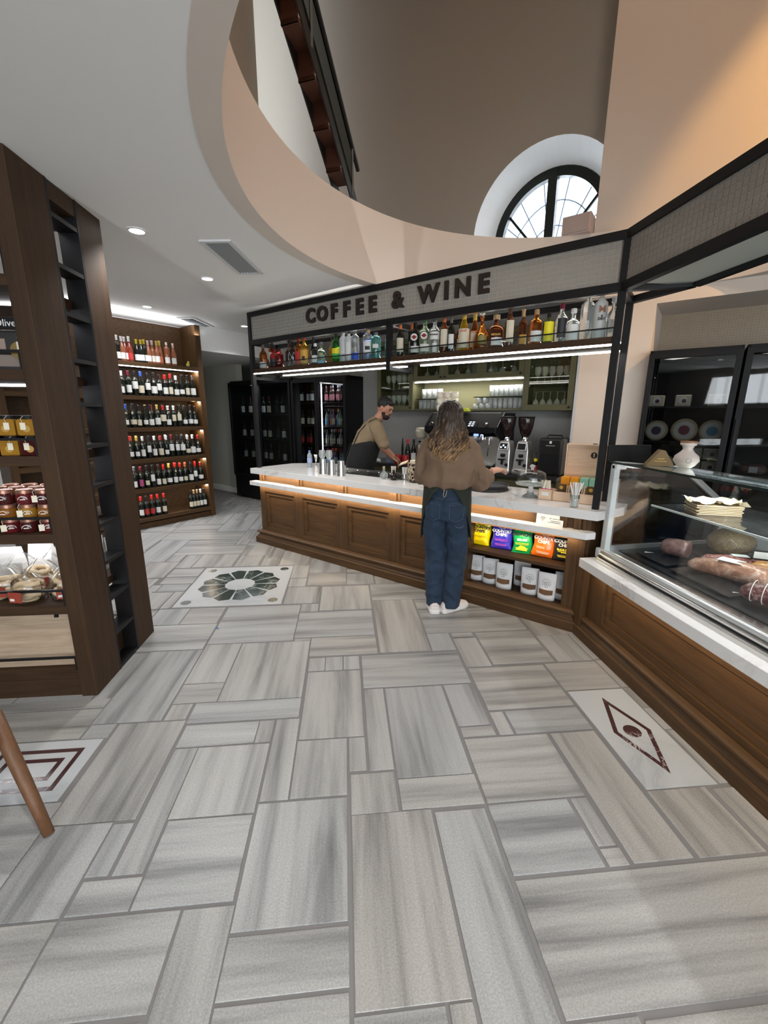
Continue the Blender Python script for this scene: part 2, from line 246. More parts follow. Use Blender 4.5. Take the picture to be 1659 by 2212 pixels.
# ================================================================ THE SETTING
# ---------------- floor
fl = struct(MB().box(-5, 6.5, -4.4, 11.5, -.12, -.004).build('floor', GROUT))
TILES = """-.998,2.325,-.750,2.773,t
-.995,2.145,-.749,2.325,t
-.749,2.142,-.269,2.768,t
-.991,2.015,-.873,2.144,t
-.863,1.980,-.269,2.143,t
-.855,1.814,-.474,1.971,t
-.477,1.814,-.391,1.972,t
-.389,1.479,-.262,1.974,t
-.852,1.227,-.738,1.811,t
-.741,1.430,-.393,1.810,t
-1.209,1.443,-.865,2.011,t
-1.351,1.912,-1.218,2.017,t
-1.357,2.017,-.998,2.711,t
-2.600,2.147,-1.359,2.233,t
-2.300,1.920,-1.356,2.147,t
-1.720,1.555,-1.231,1.914,r
-1.207,1.107,-.945,1.443,t
-2.400,1.105,-1.206,1.555,t
-.945,1.229,-.860,1.434,t
-.939,1.109,-.733,1.222,t
-.734,1.109,-.396,1.428,t
-.945,.850,-.561,1.105,t
-1.900,.700,-.945,1.105,t
-.559,.700,-.387,1.103,t
-.390,1.018,-.011,1.475,t
-.390,.856,-.008,1.012,t
-.388,.600,-.009,.852,t
-.262,1.481,-.010,1.810,t
-.260,2.392,-.149,2.541,t
-.152,2.390,-.034,2.544,t
-.034,2.391,.076,2.544,t
-.258,1.814,.078,2.384,t
-.007,1.601,.080,1.810,t
.086,1.596,.207,2.188,t
-.001,1.384,.203,1.588,t
.209,1.543,.562,2.184,t
.210,1.388,.568,1.544,t
.568,1.838,.752,2.186,t
.574,1.761,.753,1.832,t
.767,1.944,1.274,2.340,t
.766,1.759,.846,1.931,t
.853,1.760,1.275,1.933,t
.573,1.387,1.013,1.751,t
1.028,1.103,1.270,1.751,t
.571,1.101,.924,1.385,t
.933,1.173,1.012,1.384,t
.932,1.100,1.018,1.170,t
.341,.600,.559,1.373,t
.000,.800,.336,1.388,t
-.005,.600,.257,.800,t
.260,.600,.335,.801,t
.569,.734,1.720,1.092,t
1.287,1.100,1.564,1.389,t
1.581,1.100,1.720,1.375,t
.559,.550,.778,.733,t
.781,.550,1.720,.723,t
1.291,1.390,1.638,2.063,d
1.642,1.891,1.720,2.068,t
1.642,1.722,1.720,1.891,t
1.642,1.393,1.720,1.722,t
1.642,2.068,1.720,2.359,t
1.642,2.367,1.720,2.697,t
1.284,2.071,1.638,2.348,t
1.389,2.361,1.638,2.701,t
.947,2.366,1.374,2.779,t
.767,2.711,.931,2.787,t
.763,2.353,.939,2.711,t
.582,2.561,.754,2.792,t
.085,2.194,.751,2.542,t
.217,2.568,.578,3.393,t
.586,2.792,1.372,3.143,t
.584,3.148,1.170,3.387,t
.216,3.394,.744,3.753,t
-.236,3.235,.207,3.733,t
-.554,3.384,-.242,3.745,t
-.392,3.225,-.242,3.377,t
-.394,2.811,.204,3.220,t
-.389,2.768,-.267,2.805,t
-.267,2.562,.206,2.806,t
1.393,2.697,1.720,3.048,t
-.566,3.975,-.397,4.339,t
-.559,3.755,-.393,3.962,t
-.391,4.104,-.003,4.545,t
-.384,3.771,-.005,4.095,t
-.004,3.773,.265,4.043,t
-.003,4.043,.283,4.171,t
.272,3.756,.472,3.958,t
-1.479,3.391,-.566,4.324,m
-1.001,2.778,-.394,3.363,t
-1.307,3.083,-1.018,3.363,t
-1.562,3.085,-1.307,3.368,t
-1.548,2.714,-1.006,3.083,t
-1.573,3.376,-1.479,3.725,t
-1.781,3.372,-1.573,3.722,t
-1.748,3.729,-1.489,3.906,t
-1.843,3.737,-1.748,3.897,t
-1.796,3.911,-1.483,4.084,t
-1.802,4.089,-1.490,4.324,t
-1.952,3.840,-1.843,4.061,t
-2.171,4.084,-1.821,4.544,t
-1.821,4.345,-1.652,4.764,t
-1.650,4.352,-1.226,4.769,t
-1.207,4.352,-.945,4.691,t
-1.222,4.689,-.876,5.114,t
-1.992,4.544,-1.837,4.776,t
-2.357,4.552,-1.999,5.385,t
-1.999,5.125,-1.384,5.350,t
-1.996,4.775,-1.222,5.127,t
-2.388,5.385,-1.377,5.748,t
-2.770,4.983,-2.388,5.776,t
-.734,4.340,-.410,4.841,t
-.853,4.348,-.734,5.000,t
-4.200,.300,-3.780,.780,t
-3.780,.300,-3.480,.900,t
-3.480,.300,-2.760,.600,t
-2.760,.300,-2.460,.540,t
-2.460,.300,-2.160,.900,t
-2.160,.300,-1.260,.690,t
-1.260,.300,-.960,.600,t
-.960,.300,-.060,.600,t
-.060,.300,.540,.600,t
.540,.300,.840,.540,t
.840,.300,1.260,.540,t
1.260,.300,1.710,.540,t
-2.760,.540,-2.460,.840,t
-3.480,.600,-2.880,.840,t
-2.880,.600,-2.760,1.080,t
-1.260,.600,-.540,.690,t
-.540,.600,-.390,.690,t
-2.160,.690,-1.890,1.110,t
-.960,.690,-.660,.840,t
-.660,.690,-.570,.840,t
-4.200,.780,-3.780,1.260,t
-3.480,.840,-2.880,1.140,t
-2.760,.840,-2.460,1.440,t
-3.780,.900,-3.480,1.500,t
-2.460,.900,-2.160,1.110,t
-2.880,1.080,-2.760,1.560,t
-3.480,1.140,-3.060,1.620,t
-3.060,1.140,-2.880,1.620,t
-4.200,1.260,-3.900,1.560,t
-3.900,1.260,-3.780,1.560,t
-2.760,1.440,-2.460,1.680,t
-3.780,1.500,-3.480,1.980,t
-4.200,1.560,-3.780,1.800,t
-2.880,1.560,-2.760,2.040,t
-2.400,1.560,-1.800,1.860,t
-1.800,1.560,-1.710,1.800,t
-3.480,1.620,-2.880,2.100,t
-2.760,1.680,-2.460,2.160,t
-4.200,1.800,-3.780,2.040,t
-1.800,1.800,-1.710,1.920,t
-2.400,1.920,-2.310,2.160,t
-3.780,1.980,-3.480,2.220,t
-4.200,2.040,-3.780,2.340,t
-2.880,2.040,-2.760,2.280,t
-3.480,2.100,-3.180,2.370,t
-3.180,2.100,-2.880,2.370,t
-2.760,2.160,-2.610,2.370,t
-3.780,2.220,-3.480,2.370,t
-2.610,2.220,-1.890,2.370,t
-1.890,2.220,-1.470,2.370,t
-1.470,2.220,-1.350,2.700,t
-2.880,2.280,-2.760,2.370,t
-4.200,2.970,-3.600,3.450,t
-3.600,2.970,-2.880,3.450,t
-2.880,2.970,-2.160,3.270,t
-2.160,2.970,-1.560,3.360,t
-2.880,3.270,-2.460,3.570,t
-2.460,3.270,-2.160,3.750,t
-2.160,3.360,-1.770,3.660,t
-4.200,3.450,-3.480,3.930,t
-3.480,3.450,-2.880,3.750,t
-2.880,3.570,-2.460,4.170,t
-2.160,3.660,-1.770,3.750,t
-3.480,3.750,-3.180,4.050,t
-3.180,3.750,-2.880,4.350,t
-2.460,3.750,-1.830,3.840,t
-2.460,3.840,-1.950,4.080,t
-4.200,3.930,-3.480,4.170,t
-3.480,4.050,-3.180,4.290,t
-2.460,4.080,-2.160,4.560,t
-4.200,4.170,-3.600,4.470,t
-3.600,4.170,-3.480,4.410,t
-2.880,4.170,-2.460,4.470,t
-3.480,4.290,-3.180,4.890,t
-3.180,4.350,-2.880,4.650,t
-.930,4.350,-.840,4.590,t
-3.600,4.410,-3.480,4.890,t
-4.200,4.470,-3.600,4.620,t
-2.880,4.470,-2.460,4.770,t
-2.460,4.560,-2.370,4.980,t
-.930,4.590,-.840,4.680,t
-3.180,4.650,-2.880,5.250,t
-3.690,4.680,-3.600,5.160,t
-2.880,4.770,-2.460,4.980,t
-3.600,4.890,-3.300,5.280,t
-3.300,4.890,-3.180,5.370,t
-2.880,4.980,-2.760,5.280,t
-1.230,5.100,-.930,5.220,t
-1.380,5.130,-1.230,5.370,t
-3.180,5.250,-2.880,5.550,t
-1.230,5.250,-.990,5.550,t
-2.880,5.280,-2.760,5.760,t
-3.300,5.370,-3.180,5.610,t
-1.380,5.370,-1.230,5.850,t
-3.180,5.550,-2.880,5.760,t
-1.230,5.550,-.990,5.790,t
-2.400,5.760,-1.800,6.240,t
-1.800,5.760,-1.380,6.360,t
-2.520,5.790,-2.400,6.030,t
-1.230,5.790,-.990,6.390,t
-2.790,5.820,-2.520,6.060,t
-1.380,5.850,-1.230,6.450,t
-2.520,6.030,-2.400,6.510,t
-2.400,6.240,-2.100,6.630,t
-2.100,6.240,-1.800,6.840,t
-1.800,6.360,-1.380,6.840,t
-1.230,6.390,-.990,6.630,t
-1.380,6.450,-1.230,6.690,t
-1.230,6.630,-.990,7.110,t
-1.380,6.690,-1.230,6.930,t
-2.250,6.750,-2.100,6.990,t
-2.100,6.840,-1.680,7.440,t
-1.680,6.840,-1.380,7.080,t
-1.380,6.930,-1.230,7.410,t
-2.250,6.990,-2.100,7.230,t
-1.680,7.080,-1.380,7.320,t
-1.230,7.110,-.990,7.470,t
-2.250,7.230,-2.100,7.530,t
-1.680,7.320,-1.380,7.800,t
-1.380,7.410,-1.230,7.680,t
-2.100,7.440,-1.800,7.920,t
-1.800,7.440,-1.680,7.680,t
-2.250,7.530,-2.100,7.770,t
-1.800,7.680,-1.680,7.980,t
-2.250,7.770,-2.100,8.250,t
-2.100,7.920,-1.800,8.190,t"""
mos = None
for ln in TILES.split('\n'):
    a = ln.split(','); x0, y0, x1, y1 = map(float, a[:4]); k = a[4]; g = .0036
    w, h = x1-x0-2*g, y1-y0-2*g
    if w <= .01 or h <= .01: continue
    dz = random.uniform(-.0008, .0008)
    me = MB(); c = .0013
    me.loft([[(-w/2, -h/2, -.03), (w/2, -h/2, -.03), (w/2, h/2, -.03), (-w/2, h/2, -.03)], [(-w/2, -h/2, -c), (w/2, -h/2, -c), (w/2, h/2, -c), (-w/2, h/2, -c)],
             [(-w/2+c, -h/2+c, 0), (w/2-c, -h/2+c, 0), (w/2-c, h/2-c, 0), (-w/2+c, h/2-c, 0)]])
    m = INL if k != 't' else (STX if w > h*1.02 else STY)
    o = me.build('tile', m, fl, loc=((x0+x1)/2, (y0+y1)/2, dz if k == 't' else 0))
    if k == 'm': mos = o; mw, mh = w, h; o['label'] = 'white marble tile with green twelve-petal rosette inlay'
    if k == 'd': dia = o; dw, dh = w, h; o['label'] = 'white marble tile with burgundy diamond inlay'
    if k == 'r': rec = o; rw, rh = w, h; o['label'] = 'white marble tile with burgundy concentric frame inlay'
IZ0, IZ1 = -.004, .0006
def inlay(poly, m, parent, name): return MB().prism(poly, IZ0, IZ1).build(name, m, parent)
for k in range(12):                       # rosette petals
    a = 2*PI*k/12+PI/12; ca, sa = math.cos(a), math.sin(a)
    pts = [(.135, -.033), (.335, -.078), (.375, 0), (.335, .078), (.135, .033)]
    inlay([(x*ca-y*sa, x*sa+y*ca) for x, y in pts], GRN, mos, 'petal')
for sx in (-1, 1):
    for sy in (-1, 1):
        inlay([(sx*(mw/2-.085)+.043*math.cos(2*PI*i/24), sy*(mh/2-.085)+.043*math.sin(2*PI*i/24)) for i in range(24)], GRN, mos, 'inlay_disc')
A, B_, wd_ = .102, .265, .020             # diamond: four bars and a disc
dp = [(0, B_), (A, 0), (0, -B_), (-A, 0)]; di = [(0, B_-.062), (A-.024, 0), (0, -B_+.062), (-A+.024, 0)]
for i in range(4):
    j = (i+1) % 4; inlay([dp[i], dp[j], di[j], di[i]], RED, dia, 'inlay_strip')
inlay([(.043*math.cos(2*PI*i/32), .043*math.sin(2*PI*i/32)) for i in range(32)], RED, dia, 'inlay_disc')
for (e, wv) in ((.055, .022), (.112, .022)):   # concentric frames
    X, Y = rw/2-e, rh/2-e
    o4 = [(-X, -Y), (X, -Y), (X, Y), (-X, Y)]; i4 = [(-X+wv, -Y+wv), (X-wv, -Y+wv), (X-wv, Y-wv), (-X+wv, Y-wv)]
    for i in range(4):
        j = (i+1) % 4; inlay([o4[i], o4[j], i4[j], i4[i]], RED, rec, 'inlay_strip')
# ---------------- slab with the round atrium opening, soffit and curved fascia
CX, CY, CR = 1.55, 2.45, 2.07
def raypoly(a, poly):
    d = Vector((math.cos(a), math.sin(a))); best = None
    for i in range(len(poly)):
        p, q = Vector(poly[i]), Vector(poly[(i+1) % len(poly)]); e = q-p; den = d.x*e.y-d.y*e.x
        if abs(den) < 1e-9: continue
        w = p-Vector((CX, CY)); t = (w.x*e.y-w.y*e.x)/den; u = (w.x*d.y-w.y*d.x)/den
        if t > 0 and -1e-9 <= u <= 1+1e-9 and (best is None or t < best): best = t
    return best
def ringslab(name, m, poly, z0, z1, a0, a1, n):
    mb = MB(); q = []
    for i in range(n+1):
        a = a0+(a1-a0)*i/n; t = max(raypoly(a, poly), CR+.002); c, s_ = math.cos(a), math.sin(a)
        q.append(((CX+CR*c, CY+CR*s_), (CX+t*c, CY+t*s_)))
    for i in range(n):
        (p, P), (r, R_) = q[i], q[i+1]
        mb.add([(*p, z0), (*P, z0), (*R_, z0), (*r, z0), (*p, z1), (*P, z1), (*R_, z1), (*r, z1)], [(0, 1, 2, 3), (4, 7, 6, 5), (1, 5, 6, 2), (0, 3, 7, 4)])
    return struct(mb.build(name, m))
room = [(-5, -4.4), (6.5, -4.4), (6.5, 11.5), (-5, 11.5)]
def cornered(n): return n
ringslab('ceiling', PLW, room, 2.85, 3.27, 0, 2*PI, 180)
PA = (-1.08, 5.19); PB = (BW(5.5, 0).x, BW(5.5, 0).y)
sof = [PA, (-2.48, -4.4), (6.5, -4.4), (6.5, -1.2), PB]
a_s = math.radians(129.7); ringslab('ceiling', PLW, sof, 2.73, 2.852, a_s, a_s+2*PI-math.radians(105), 210)
mb = MB(); n = 160
for i in range(n):
    a, b = 2*PI*i/n, 2*PI*(i+1)/n
    for r0, r1, flip in ((CR-.012, CR+.1, 0),):
        p = [(CX+r*math.cos(t), CY+r*math.sin(t)) for t in (a, b) for r in (r0, r1)]
        mb.add([(*p[0], 2.725), (*p[1], 2.725), (*p[3], 2.725), (*p[2], 2.725), (*p[0], 3.3), (*p[1], 3.3), (*p[3], 3.3), (*p[2], 3.3)], [(0, 1, 2, 3), (4, 7, 6, 5), (0, 3, 7, 4), (1, 5, 6, 2)])
fas = struct(mb.build('wall_mezzanine', PLC)); fas.data.shade_smooth(); fas.data.set_sharp_from_angle(angle=.6)
# ---------------- walls round the bar (bar frame)
def bstruct(mb, name, m, **k): return struct(barframe(mb.build(name, m, **k)))
mb = MB().box(3.26, 3.87, 1.75, 2.6, 0, 9).box(3.87, 8.5, 1.75, 2.6, 2.61, 9); bstruct(mb, 'wall_right', PLC)
bstruct(MB().box(3.87, 8.5, 2.38, 2.5, 0, 2.63), 'wall_niche', mosaic('niche_mosaic', (.33, .265, .19), (.40, .33, .25), .025))
bstruct(MB().box(.05, 3.27, 2.07, 2.2, 0, 2.86), 'wall_backbar', mosaic('splash_mosaic', (.27, .27, .26), (.34, .34, .33), .022))
bstruct(MB().box(3.235, 3.262, 1.74, 2.07, 0, 2.3), 'trim_1', mat('trim_bluegrey', (.5, .53, .57), .5))
bstruct(MB().box(-2.85, .06, 2.46, 2.6, 0, 2.86), 'wall_fridges', PLG)
bstruct(MB().box(-4.05, -2.86, 1.87, 2.0, 0, 2.52), 'wall_hall', mat('plaster_warm_grey', (.50, .49, .43), .85))
bstruct(MB().box(-7, -4.05, 2.35, 2.5, 0, 2.52), 'wall_hall', PLG)
bstruct(MB().box(-4.06, -2.86, 1.85, 1.87, 0, .11), 'baseboard_hall', PLW)
bstruct(MB().box(-1.95, -1.75, .5, 2.47, 2.5, 2.86), 'wall_header', PLW)
bstruct(MB().box(-7, -1.95, .5, 2.47, 2.5, 2.55), 'ceiling', PLW)
bstruct(MB().box(-2.3, -2.15, -5.0, .5, 0, 2.86), 'wall_rack', PLW)
bstruct(MB().box(-7, -2.3, .4, .5, 0, 2.52), 'wall_hall', PLG)
# gallery level: back wall with the arched window, left wall, roof
s0, z0 = 2.45, 3.86; R1, R2 = .88, .70; D1, D2 = 2.6, 2.98; n = 28
arc = lambda R, i: (s0+R*math.cos(PI*i/n), z0+R*math.sin(PI*i/n))
mb = MB(); L_, T_ = -6.0, 9.0
mb.box(L_, s0-R1, D1, D1+.06, 2.86, T_); mb.box(s0-R1, s0+R1, D1, D1+.06, 2.86, 3.30); mb.box(s0+R1, 4.2, D1, D1+.06, 2.86, T_)
for i in range(n):
    (x0, y0), (x1, y1) = arc(R1, i), arc(R1, i+1)
    mb.add([(x0, D1, y0), (x1, D1, y1), (x1, D1, T_), (x0, D1, T_)], [(0, 1, 2, 3)])
bstruct(mb, 'wall_back', PLT)
mb = MB()                                    # splayed white reveal
o_ = [(s0+R1, 3.30)]+[arc(R1, i) for i in range(n+1)]+[(s0-R1, 3.30)]; i_ = [(s0+R2, 3.36)]+[arc(R2, i) for i in range(n+1)]+[(s0-R2, 3.36)]
for k in range(len(o_)):
    j = (k+1) % len(o_); mb.add([(o_[k][0], D1, o_[k][1]), (o_[j][0], D1, o_[j][1]), (i_[j][0], D2, i_[j][1]), (i_[k][0], D2, i_[k][1])], [(0, 1, 2, 3)])
bstruct(mb, 'trim_2', mat('reveal_white', (.8, .82, .82), .8))
DKG = mat('window_frame_green', (.010, .016, .015), .45)
w1 = bpy.data.objects.new('window_1', None); C.objects.link(w1); struct(barframe(w1)); w1['label'] = 'half-round window with dark frame high in the back wall'
mb = MB()
for k in range(n):
    a, b, c, d = arc(R2+.02, k), arc(R2+.02, k+1), arc(R2-.085, k+1), arc(R2-.085, k)
    mb.prism([a, b, c, d], D2-.05, D2+.03, lambda x, y, z: (x, z, y))
mb.box(s0-R2-.02, s0-R2+.085, D2-.05, D2+.03, 3.34, z0); mb.box(s0+R2-.085, s0+R2+.02, D2-.05, D2+.03, 3.34, z0); mb.build('window_frame', DKG, w1)
MB().box(s0-.055, s0+.055, D2-.06, D2+.03, 3.34, z0+R2).build('mullion', DKG, w1)
for sg in (-1, 1):
    mb = MB(); mb.bar((s0+sg*.05, D2-.005, z0-.28), (s0+sg*.56, D2-.005, z0+.33), .03, .03); mb.build('glazing_bar', DKG, w1)
MB().box(s0-R2, s0+R2, D2, D2+.008, 3.34, z0+R2-.03).build('window_pane', pane('frosted_pane', (.93, .96, 1), .4), w1)
GRL = mat('grille_grey', (.35, .42, .50), .5)
mb = MB()
for rr in (.34, .56): mb.tube([(s0+rr*math.cos(PI*i/20), D2+.12, 3.55+rr*1.3*math.sin(PI*i/20)) for i in range(21)], .009, 5)
for i in range(1, 9):
    a = PI*i/9; mb.tube([(s0+.12*math.cos(a), D2+.12, 3.55+.12*math.sin(a)), (s0+1.0*math.cos(a), D2+.12, 3.55+1.05*math.sin(a))], .008, 5)
mb.build('window_grille', GRL, w1)
struct(MB().box(-1.35, -1.2, -4.4, 7.6, 3.27, 9).build('wall_left', mat('plaster_pale', (.50, .45, .38), .85)))
struct(MB().box(-5, 6.5, -4.4, 11.5, 9, 9.2).build('ceiling', PLT))
# outer walls and the shop front behind the camera
struct(MB().box(-5.2, -5, -4.4, 11.5, -.1, 3.0).build('wall_left', TWZ)); struct(MB().box(6.5, 6.7, -4.4, 11.5, -.1, 9.2).build('wall_right', PLC)); struct(MB().box(-5, 6.5, 11.5, 11.7, -.1, 3.0).build('wall_back', PLG))
struct(MB().box(-1.2, 6.5, -.55, -.4, 3.27, 9).build('wall_front', PLC))
mb = MB().box(-5, 6.5, -4.4, -4.2, 2.62, 3.0).box(-5, 6.5, -4.4, -4.2, 0, .3).box(-3.6, -1.9, -4.4, -4.2, .3, 1.9)
for x, x1 in ((-5, -3.6), (-1.9, -1.5), (1.6, 2.0), (4.4, 6.5)): mb.box(x, x1, -4.4, -4.2, .3, 2.62)
struct(mb.build('wall_front', PLT))
for i, x in enumerate((-3.2, -2.75, -2.3, -.75, .05, .85, 2.6, 3.2, 3.8)): struct(MB().box(x-.025, x+.025, -4.28, -4.22, 1.9 if x < -2 else .3, 2.62).build('trim_%d' % (i+3), BLK))
# ---------------- ceiling fittings
DISC = mat('downlight_lens', (1, 1, 1), .5, emit=(1, .97, .92), es=14.)
nm = ['leftmost recessed downlight, by the top of the walnut display unit', 'recessed downlight on the ceiling step near the air grille', 'recessed downlight above the wine rack', 'recessed downlight in the ceiling left of the lettered sign']
for i, p in enumerate(DOWN):
    t = thing('downlight', nm[i] if i < 4 else 'recessed downlight in the ceiling behind the camera', 'ceiling light', p, 0, None if i < 4 else 'downlights behind the camera')
    MB().lathe([(.062, .01), (.062, -.004), (.045, -.006), (.043, .01)], 20, cap=False).build('trim_ring', mat('white_enamel', (.8, .8, .78), .4), t)
    MB().lathe([(.044, -.002), (.0, -.0025)], 20, cap=False).build('lens', DISC, t)
def vent(x, y, z, w, l, rz, label, n):
    t = thing('air_vent', label, 'air vent', (x, y, z), rz); fm = mat('vent_white', (.62, .63, .64), .5)
    MB().box(-w/2, w/2, -l/2, -l/2+.03, -.012, 0).box(-w/2, w/2, l/2-.03, l/2, -.012, 0).box(-w/2, -w/2+.03, -l/2+.03, l/2-.03, -.012, 0).box(w/2-.03, w/2, -l/2+.03, l/2-.03, -.012, 0).build('frame', fm, t)
    MB().box(-w/2+.03, w/2-.03, -l/2+.03, l/2-.03, -.001, 0).build('backing', mat('vent_dark', (.05, .055, .06), .7), t)
    sl = MB(); sl.add([(-.004, -l/2+.03, -.012), (-.004, l/2-.03, -.012), (.008, l/2-.03, -.002), (.008, -l/2+.03, -.002)], [(0, 1, 2, 3)])
    me = sl.mesh('slat', mat('vent_slat', (.22, .24, .26), .5))
    for k in range(n): obj('slat', me, t, (-w/2+.03+(w-.06)*(k+.5)/n, 0, 0))
vent(-.80, 3.57, 2.73, .22, .68, math.radians(-8), 'white slatted air grille in the lowered ceiling', 7)
vent(-2.07, 6.60, 2.85, .24, .62, math.radians(-8), 'small white air grille in the ceiling beside the wine rack', 7)

t = barframe(thing('speaker_box', 'pale pink speaker box on the gallery edge before the arched window', 'speaker')); MB().box(2.99, 3.25, 1.60, 1.80, 3.30, 3.47).build('cabinet', mat('speaker_pink', (.50, .40, .37), .6), t, bevel=.006); MB().box(3.01, 3.23, 1.592, 1.6, 3.315, 3.455).build('grille', mat('speaker_grille', (.42, .34, .31), .8, bump=.6, bscale=400), t)

# ================================================================ BAR COUNTER (bar frame: x = along the bar, y = depth)
bc = barframe(thing('bar_counter', 'long brown oak bar counter with framed panels and snack niche', 'bar counter'))
PANS = [(.155, .68), (.82, 1.356), (1.495, 2.035), (2.17, 2.71)]; NI = (2.875, 3.675)
mb = MB().box(.075, 2.86, .10, .34, 0, .879).box(2.86, 3.82, .56, .62, 0, .879).box(2.86, 3.82, .08, .56, 0, .145).box(2.86, 3.82, .08, .56, .725, .879).box(3.69, 3.82, .08, .56, .145, .725).box(2.86, 2.88, .08, .56, .145, .725)
mb.build('carcass', WDX, bc)
MB().box(.06, .075, .075, .62, .0, .879).build('end_panel', WDZ, bc)
stiles = [(.06, .155), (.68, .82), (1.356, 1.495), (2.035, 2.17), (2.71, 2.875), (3.675, 3.80)]
for a, b in stiles: MB().box(a, b, .06, .10, .15, .735).build('stile', WDZ, bc, bevel=.002)
for a, b in PANS:
    MB().box(a, b, .06, .10, .15, .215).build('rail', WDX, bc); MB().box(a, b, .06, .10, .66, .735).build('rail', WDX, bc)
    m_ = .045; mo = MB()
    for q in (((a, .215), (b, .215), (b-m_, .215+m_), (a+m_, .215+m_)), ((b, .215), (b, .66), (b-m_, .66-m_), (b-m_, .215+m_)), ((b, .66), (a, .66), (a+m_, .66-m_), (b-m_, .66-m_)), ((a, .66), (a, .215), (a+m_, .215+m_), (a+m_, .66-m_))):
        (o0, o1, i1, i0) = q
        mo.add([(o0[0], .074, o0[1]), (o1[0], .074, o1[1]), (i1[0], .078, i1[1]), (i0[0], .078, i0[1]), (i1[0], .094, i1[1]), (i0[0], .094, i0[1])], [(0, 1, 2, 3), (3, 2, 4, 5)])
    mo.build('panel_moulding', WDX, bc); MB().box(a+m_-.004, b-m_+.004, .092, .104, .215+m_-.004, .66-m_+.004).build('panel', WDX, bc)
MB().box(NI[0]-.16, NI[1]+.12, .06, .10, .705, .735).build('rail', WDX, bc)
MB().box(2.88, 3.69, .07, .56, .445, .475).build('niche_shelf', TWX, bc, bevel=.002); MB().box(2.88, 3.69, .07, .56, .135, .155).build('niche_floor', TWX, bc)
band = MB().box(.07, 3.80, .085, .12, .775, .882); band.build('upper_band', WDX, bc)
for a, b in stiles[:5]+[(3.60, 3.66), (3.70, 3.80)]:
    MB().box(a+.005, b-.045 if b-a > .09 else b, .058, .09, .78, .88).build('pilaster_block', WDZ, bc, bevel=.003)
    if b-a > .09: MB().box(b-.038, b-.012, .066, .09, .78, .88).build('pilaster_reed', WDZ, bc, bevel=.006)
PROF = [(.0, 0), (.0, .072), (.006, .08), (.014, .082), (.016, .094), (.03, .108), (.034, .122), (.022, .132), (.012, .136), (.012, .150), (.024, .160), (.06, .168), (.062, 0)]
mb = MB(); mb.loft([[(3.795+p*.42, p, z) for p, z in PROF], [(p, p, z) for p, z in PROF], [(p, .62, z) for p, z in PROF]]); mb.build('plinth_moulding', WDX, bc)
MB().box(.02, 3.78, .008, .026, .8778, .8795).build('led_strip', LEDN, bc); MB().box(.02, 3.76, .008, .026, .7318, .7335).build('led_strip', LEDN, bc)
for i in range(4):
    for z in (.8765, .7305):
        o = lamp('counter_led_glow', 'AREA', BW(.5+.93*i if i < 3 or z < .8 else 3.115, .018, z), 4.2*(1 if i < 3 else .6) if z > .8 else 3.0, (1, .80, .56), None, shape='RECTANGLE', size=.92 if i < 3 or z < .8 else .54, size_y=.014); o.rotation_euler = (math.radians(42 if z > .8 else 50), 0, AZ)
ct = barframe(thing('counter_top', 'white veined quartz worktop running along the whole bar', 'worktop'))
MB().prism([(-.012, -.012), (3.868, -.004), (3.99, .3), (3.99, .66), (2.05, .66), (2.05, .36), (.90, .36), (.90, 1.0), (.34, 1.0), (.0, .65)], .879, .943).build('slab', QZ, ct, bevel=.003)
lg = barframe(tag(MB().prism([(-.04, -.012), (3.81, -.012), (3.86, .05), (3.84, .085), (-.04, .085)], .733, .783).build('stone_ledge', QZ, bevel=.003), 'narrow white quartz ledge on the bar front, below the worktop', 'ledge'))
# sunken bar station
st = barframe(thing('bar_station', 'sunken black steel cocktail station behind the worktop', 'bar station'))
MB().box(.90, 2.05, .36, .74, .70, .86).build('tub', BLK, st); MB().box(.92, 2.03, .38, .72, 0, .70).build('cabinet', BLKM, st)
MB().box(.90, 2.05, .72, .75, .62, .95).build('back_rail', STEEL, st)
for i in range(6): MB().box(1.1+.15*i, 1.235+.15*i, .40, .56, .86, .905).build('garnish_tray', BLKM, st, bevel=.004)
for i in range(6):
    mb = MB(); x = 1.17+.15*i; mb.tube([(x, .45, .90), (x+.01, .43, .965), (x+.03, .41, .985)], .004, 5); mb.build('tray_spoon', CHROME, st)
# ================================================================ DELI COUNTER (world axes)
dc = thing('deli_counter', 'brown oak deli counter base with long framed panels on the right', 'deli counter', (1.685, 2.70, 0))
def DC(x0, x1, y0, y1, z0, z1): return MB().box(x0-1.685, x1-1.685, y0-2.70, y1-2.70, z0, z1)
WDY = wood('oak_brown_y', OK0, OK1, 'y')
DC(1.77, 2.65, -1.5, 2.69, 0, .565).build('carcass', WDY, dc)
DC(1.69, 1.78, 2.66, 2.76, .0, .565).build('corner_post', WDZ, dc)
for a, b in ((2.47, 2.70), (1.02, 1.18), (-.45, -.30)): DC(1.735, 1.78, a, b, .15, .565).build('stile', WDZ, dc, bevel=.002)
for a, b in ((1.18, 2.47), (-.30, 1.02)):
    DC(1.735, 1.78, a, b, .15, .205).build('rail', WDY, dc); DC(1.735, 1.78, a, b, .50, .565).build('rail', WDY, dc)
    mo = MB(); m_ = .045
    for q in (((a, .205), (b, .205), (b-m_, .205+m_), (a+m_, .205+m_)), ((b, .205), (b, .50), (b-m_, .50-m_), (b-m_, .205+m_)), ((b, .50), (a, .50), (a+m_, .50-m_), (b-m_, .50-m_)), ((a, .50), (a, .205), (a+m_, .205+m_), (a+m_, .50-m_))):
        (o0, o1, i1, i0) = [(y-2.70, z) for y, z in q]
        mo.add([(.064, *o0), (.064, *o1), (.067, *i1), (.067, *i0), (.082, *i1), (.082, *i0)], [(0, 1, 2, 3), (3, 2, 4, 5)])
    mo.build('panel_moulding', WDY, dc); DC(1.765, 1.775, a+m_-.003, b-m_+.003, .205+m_-.003, .50-m_+.003).build('panel', WDY, dc)
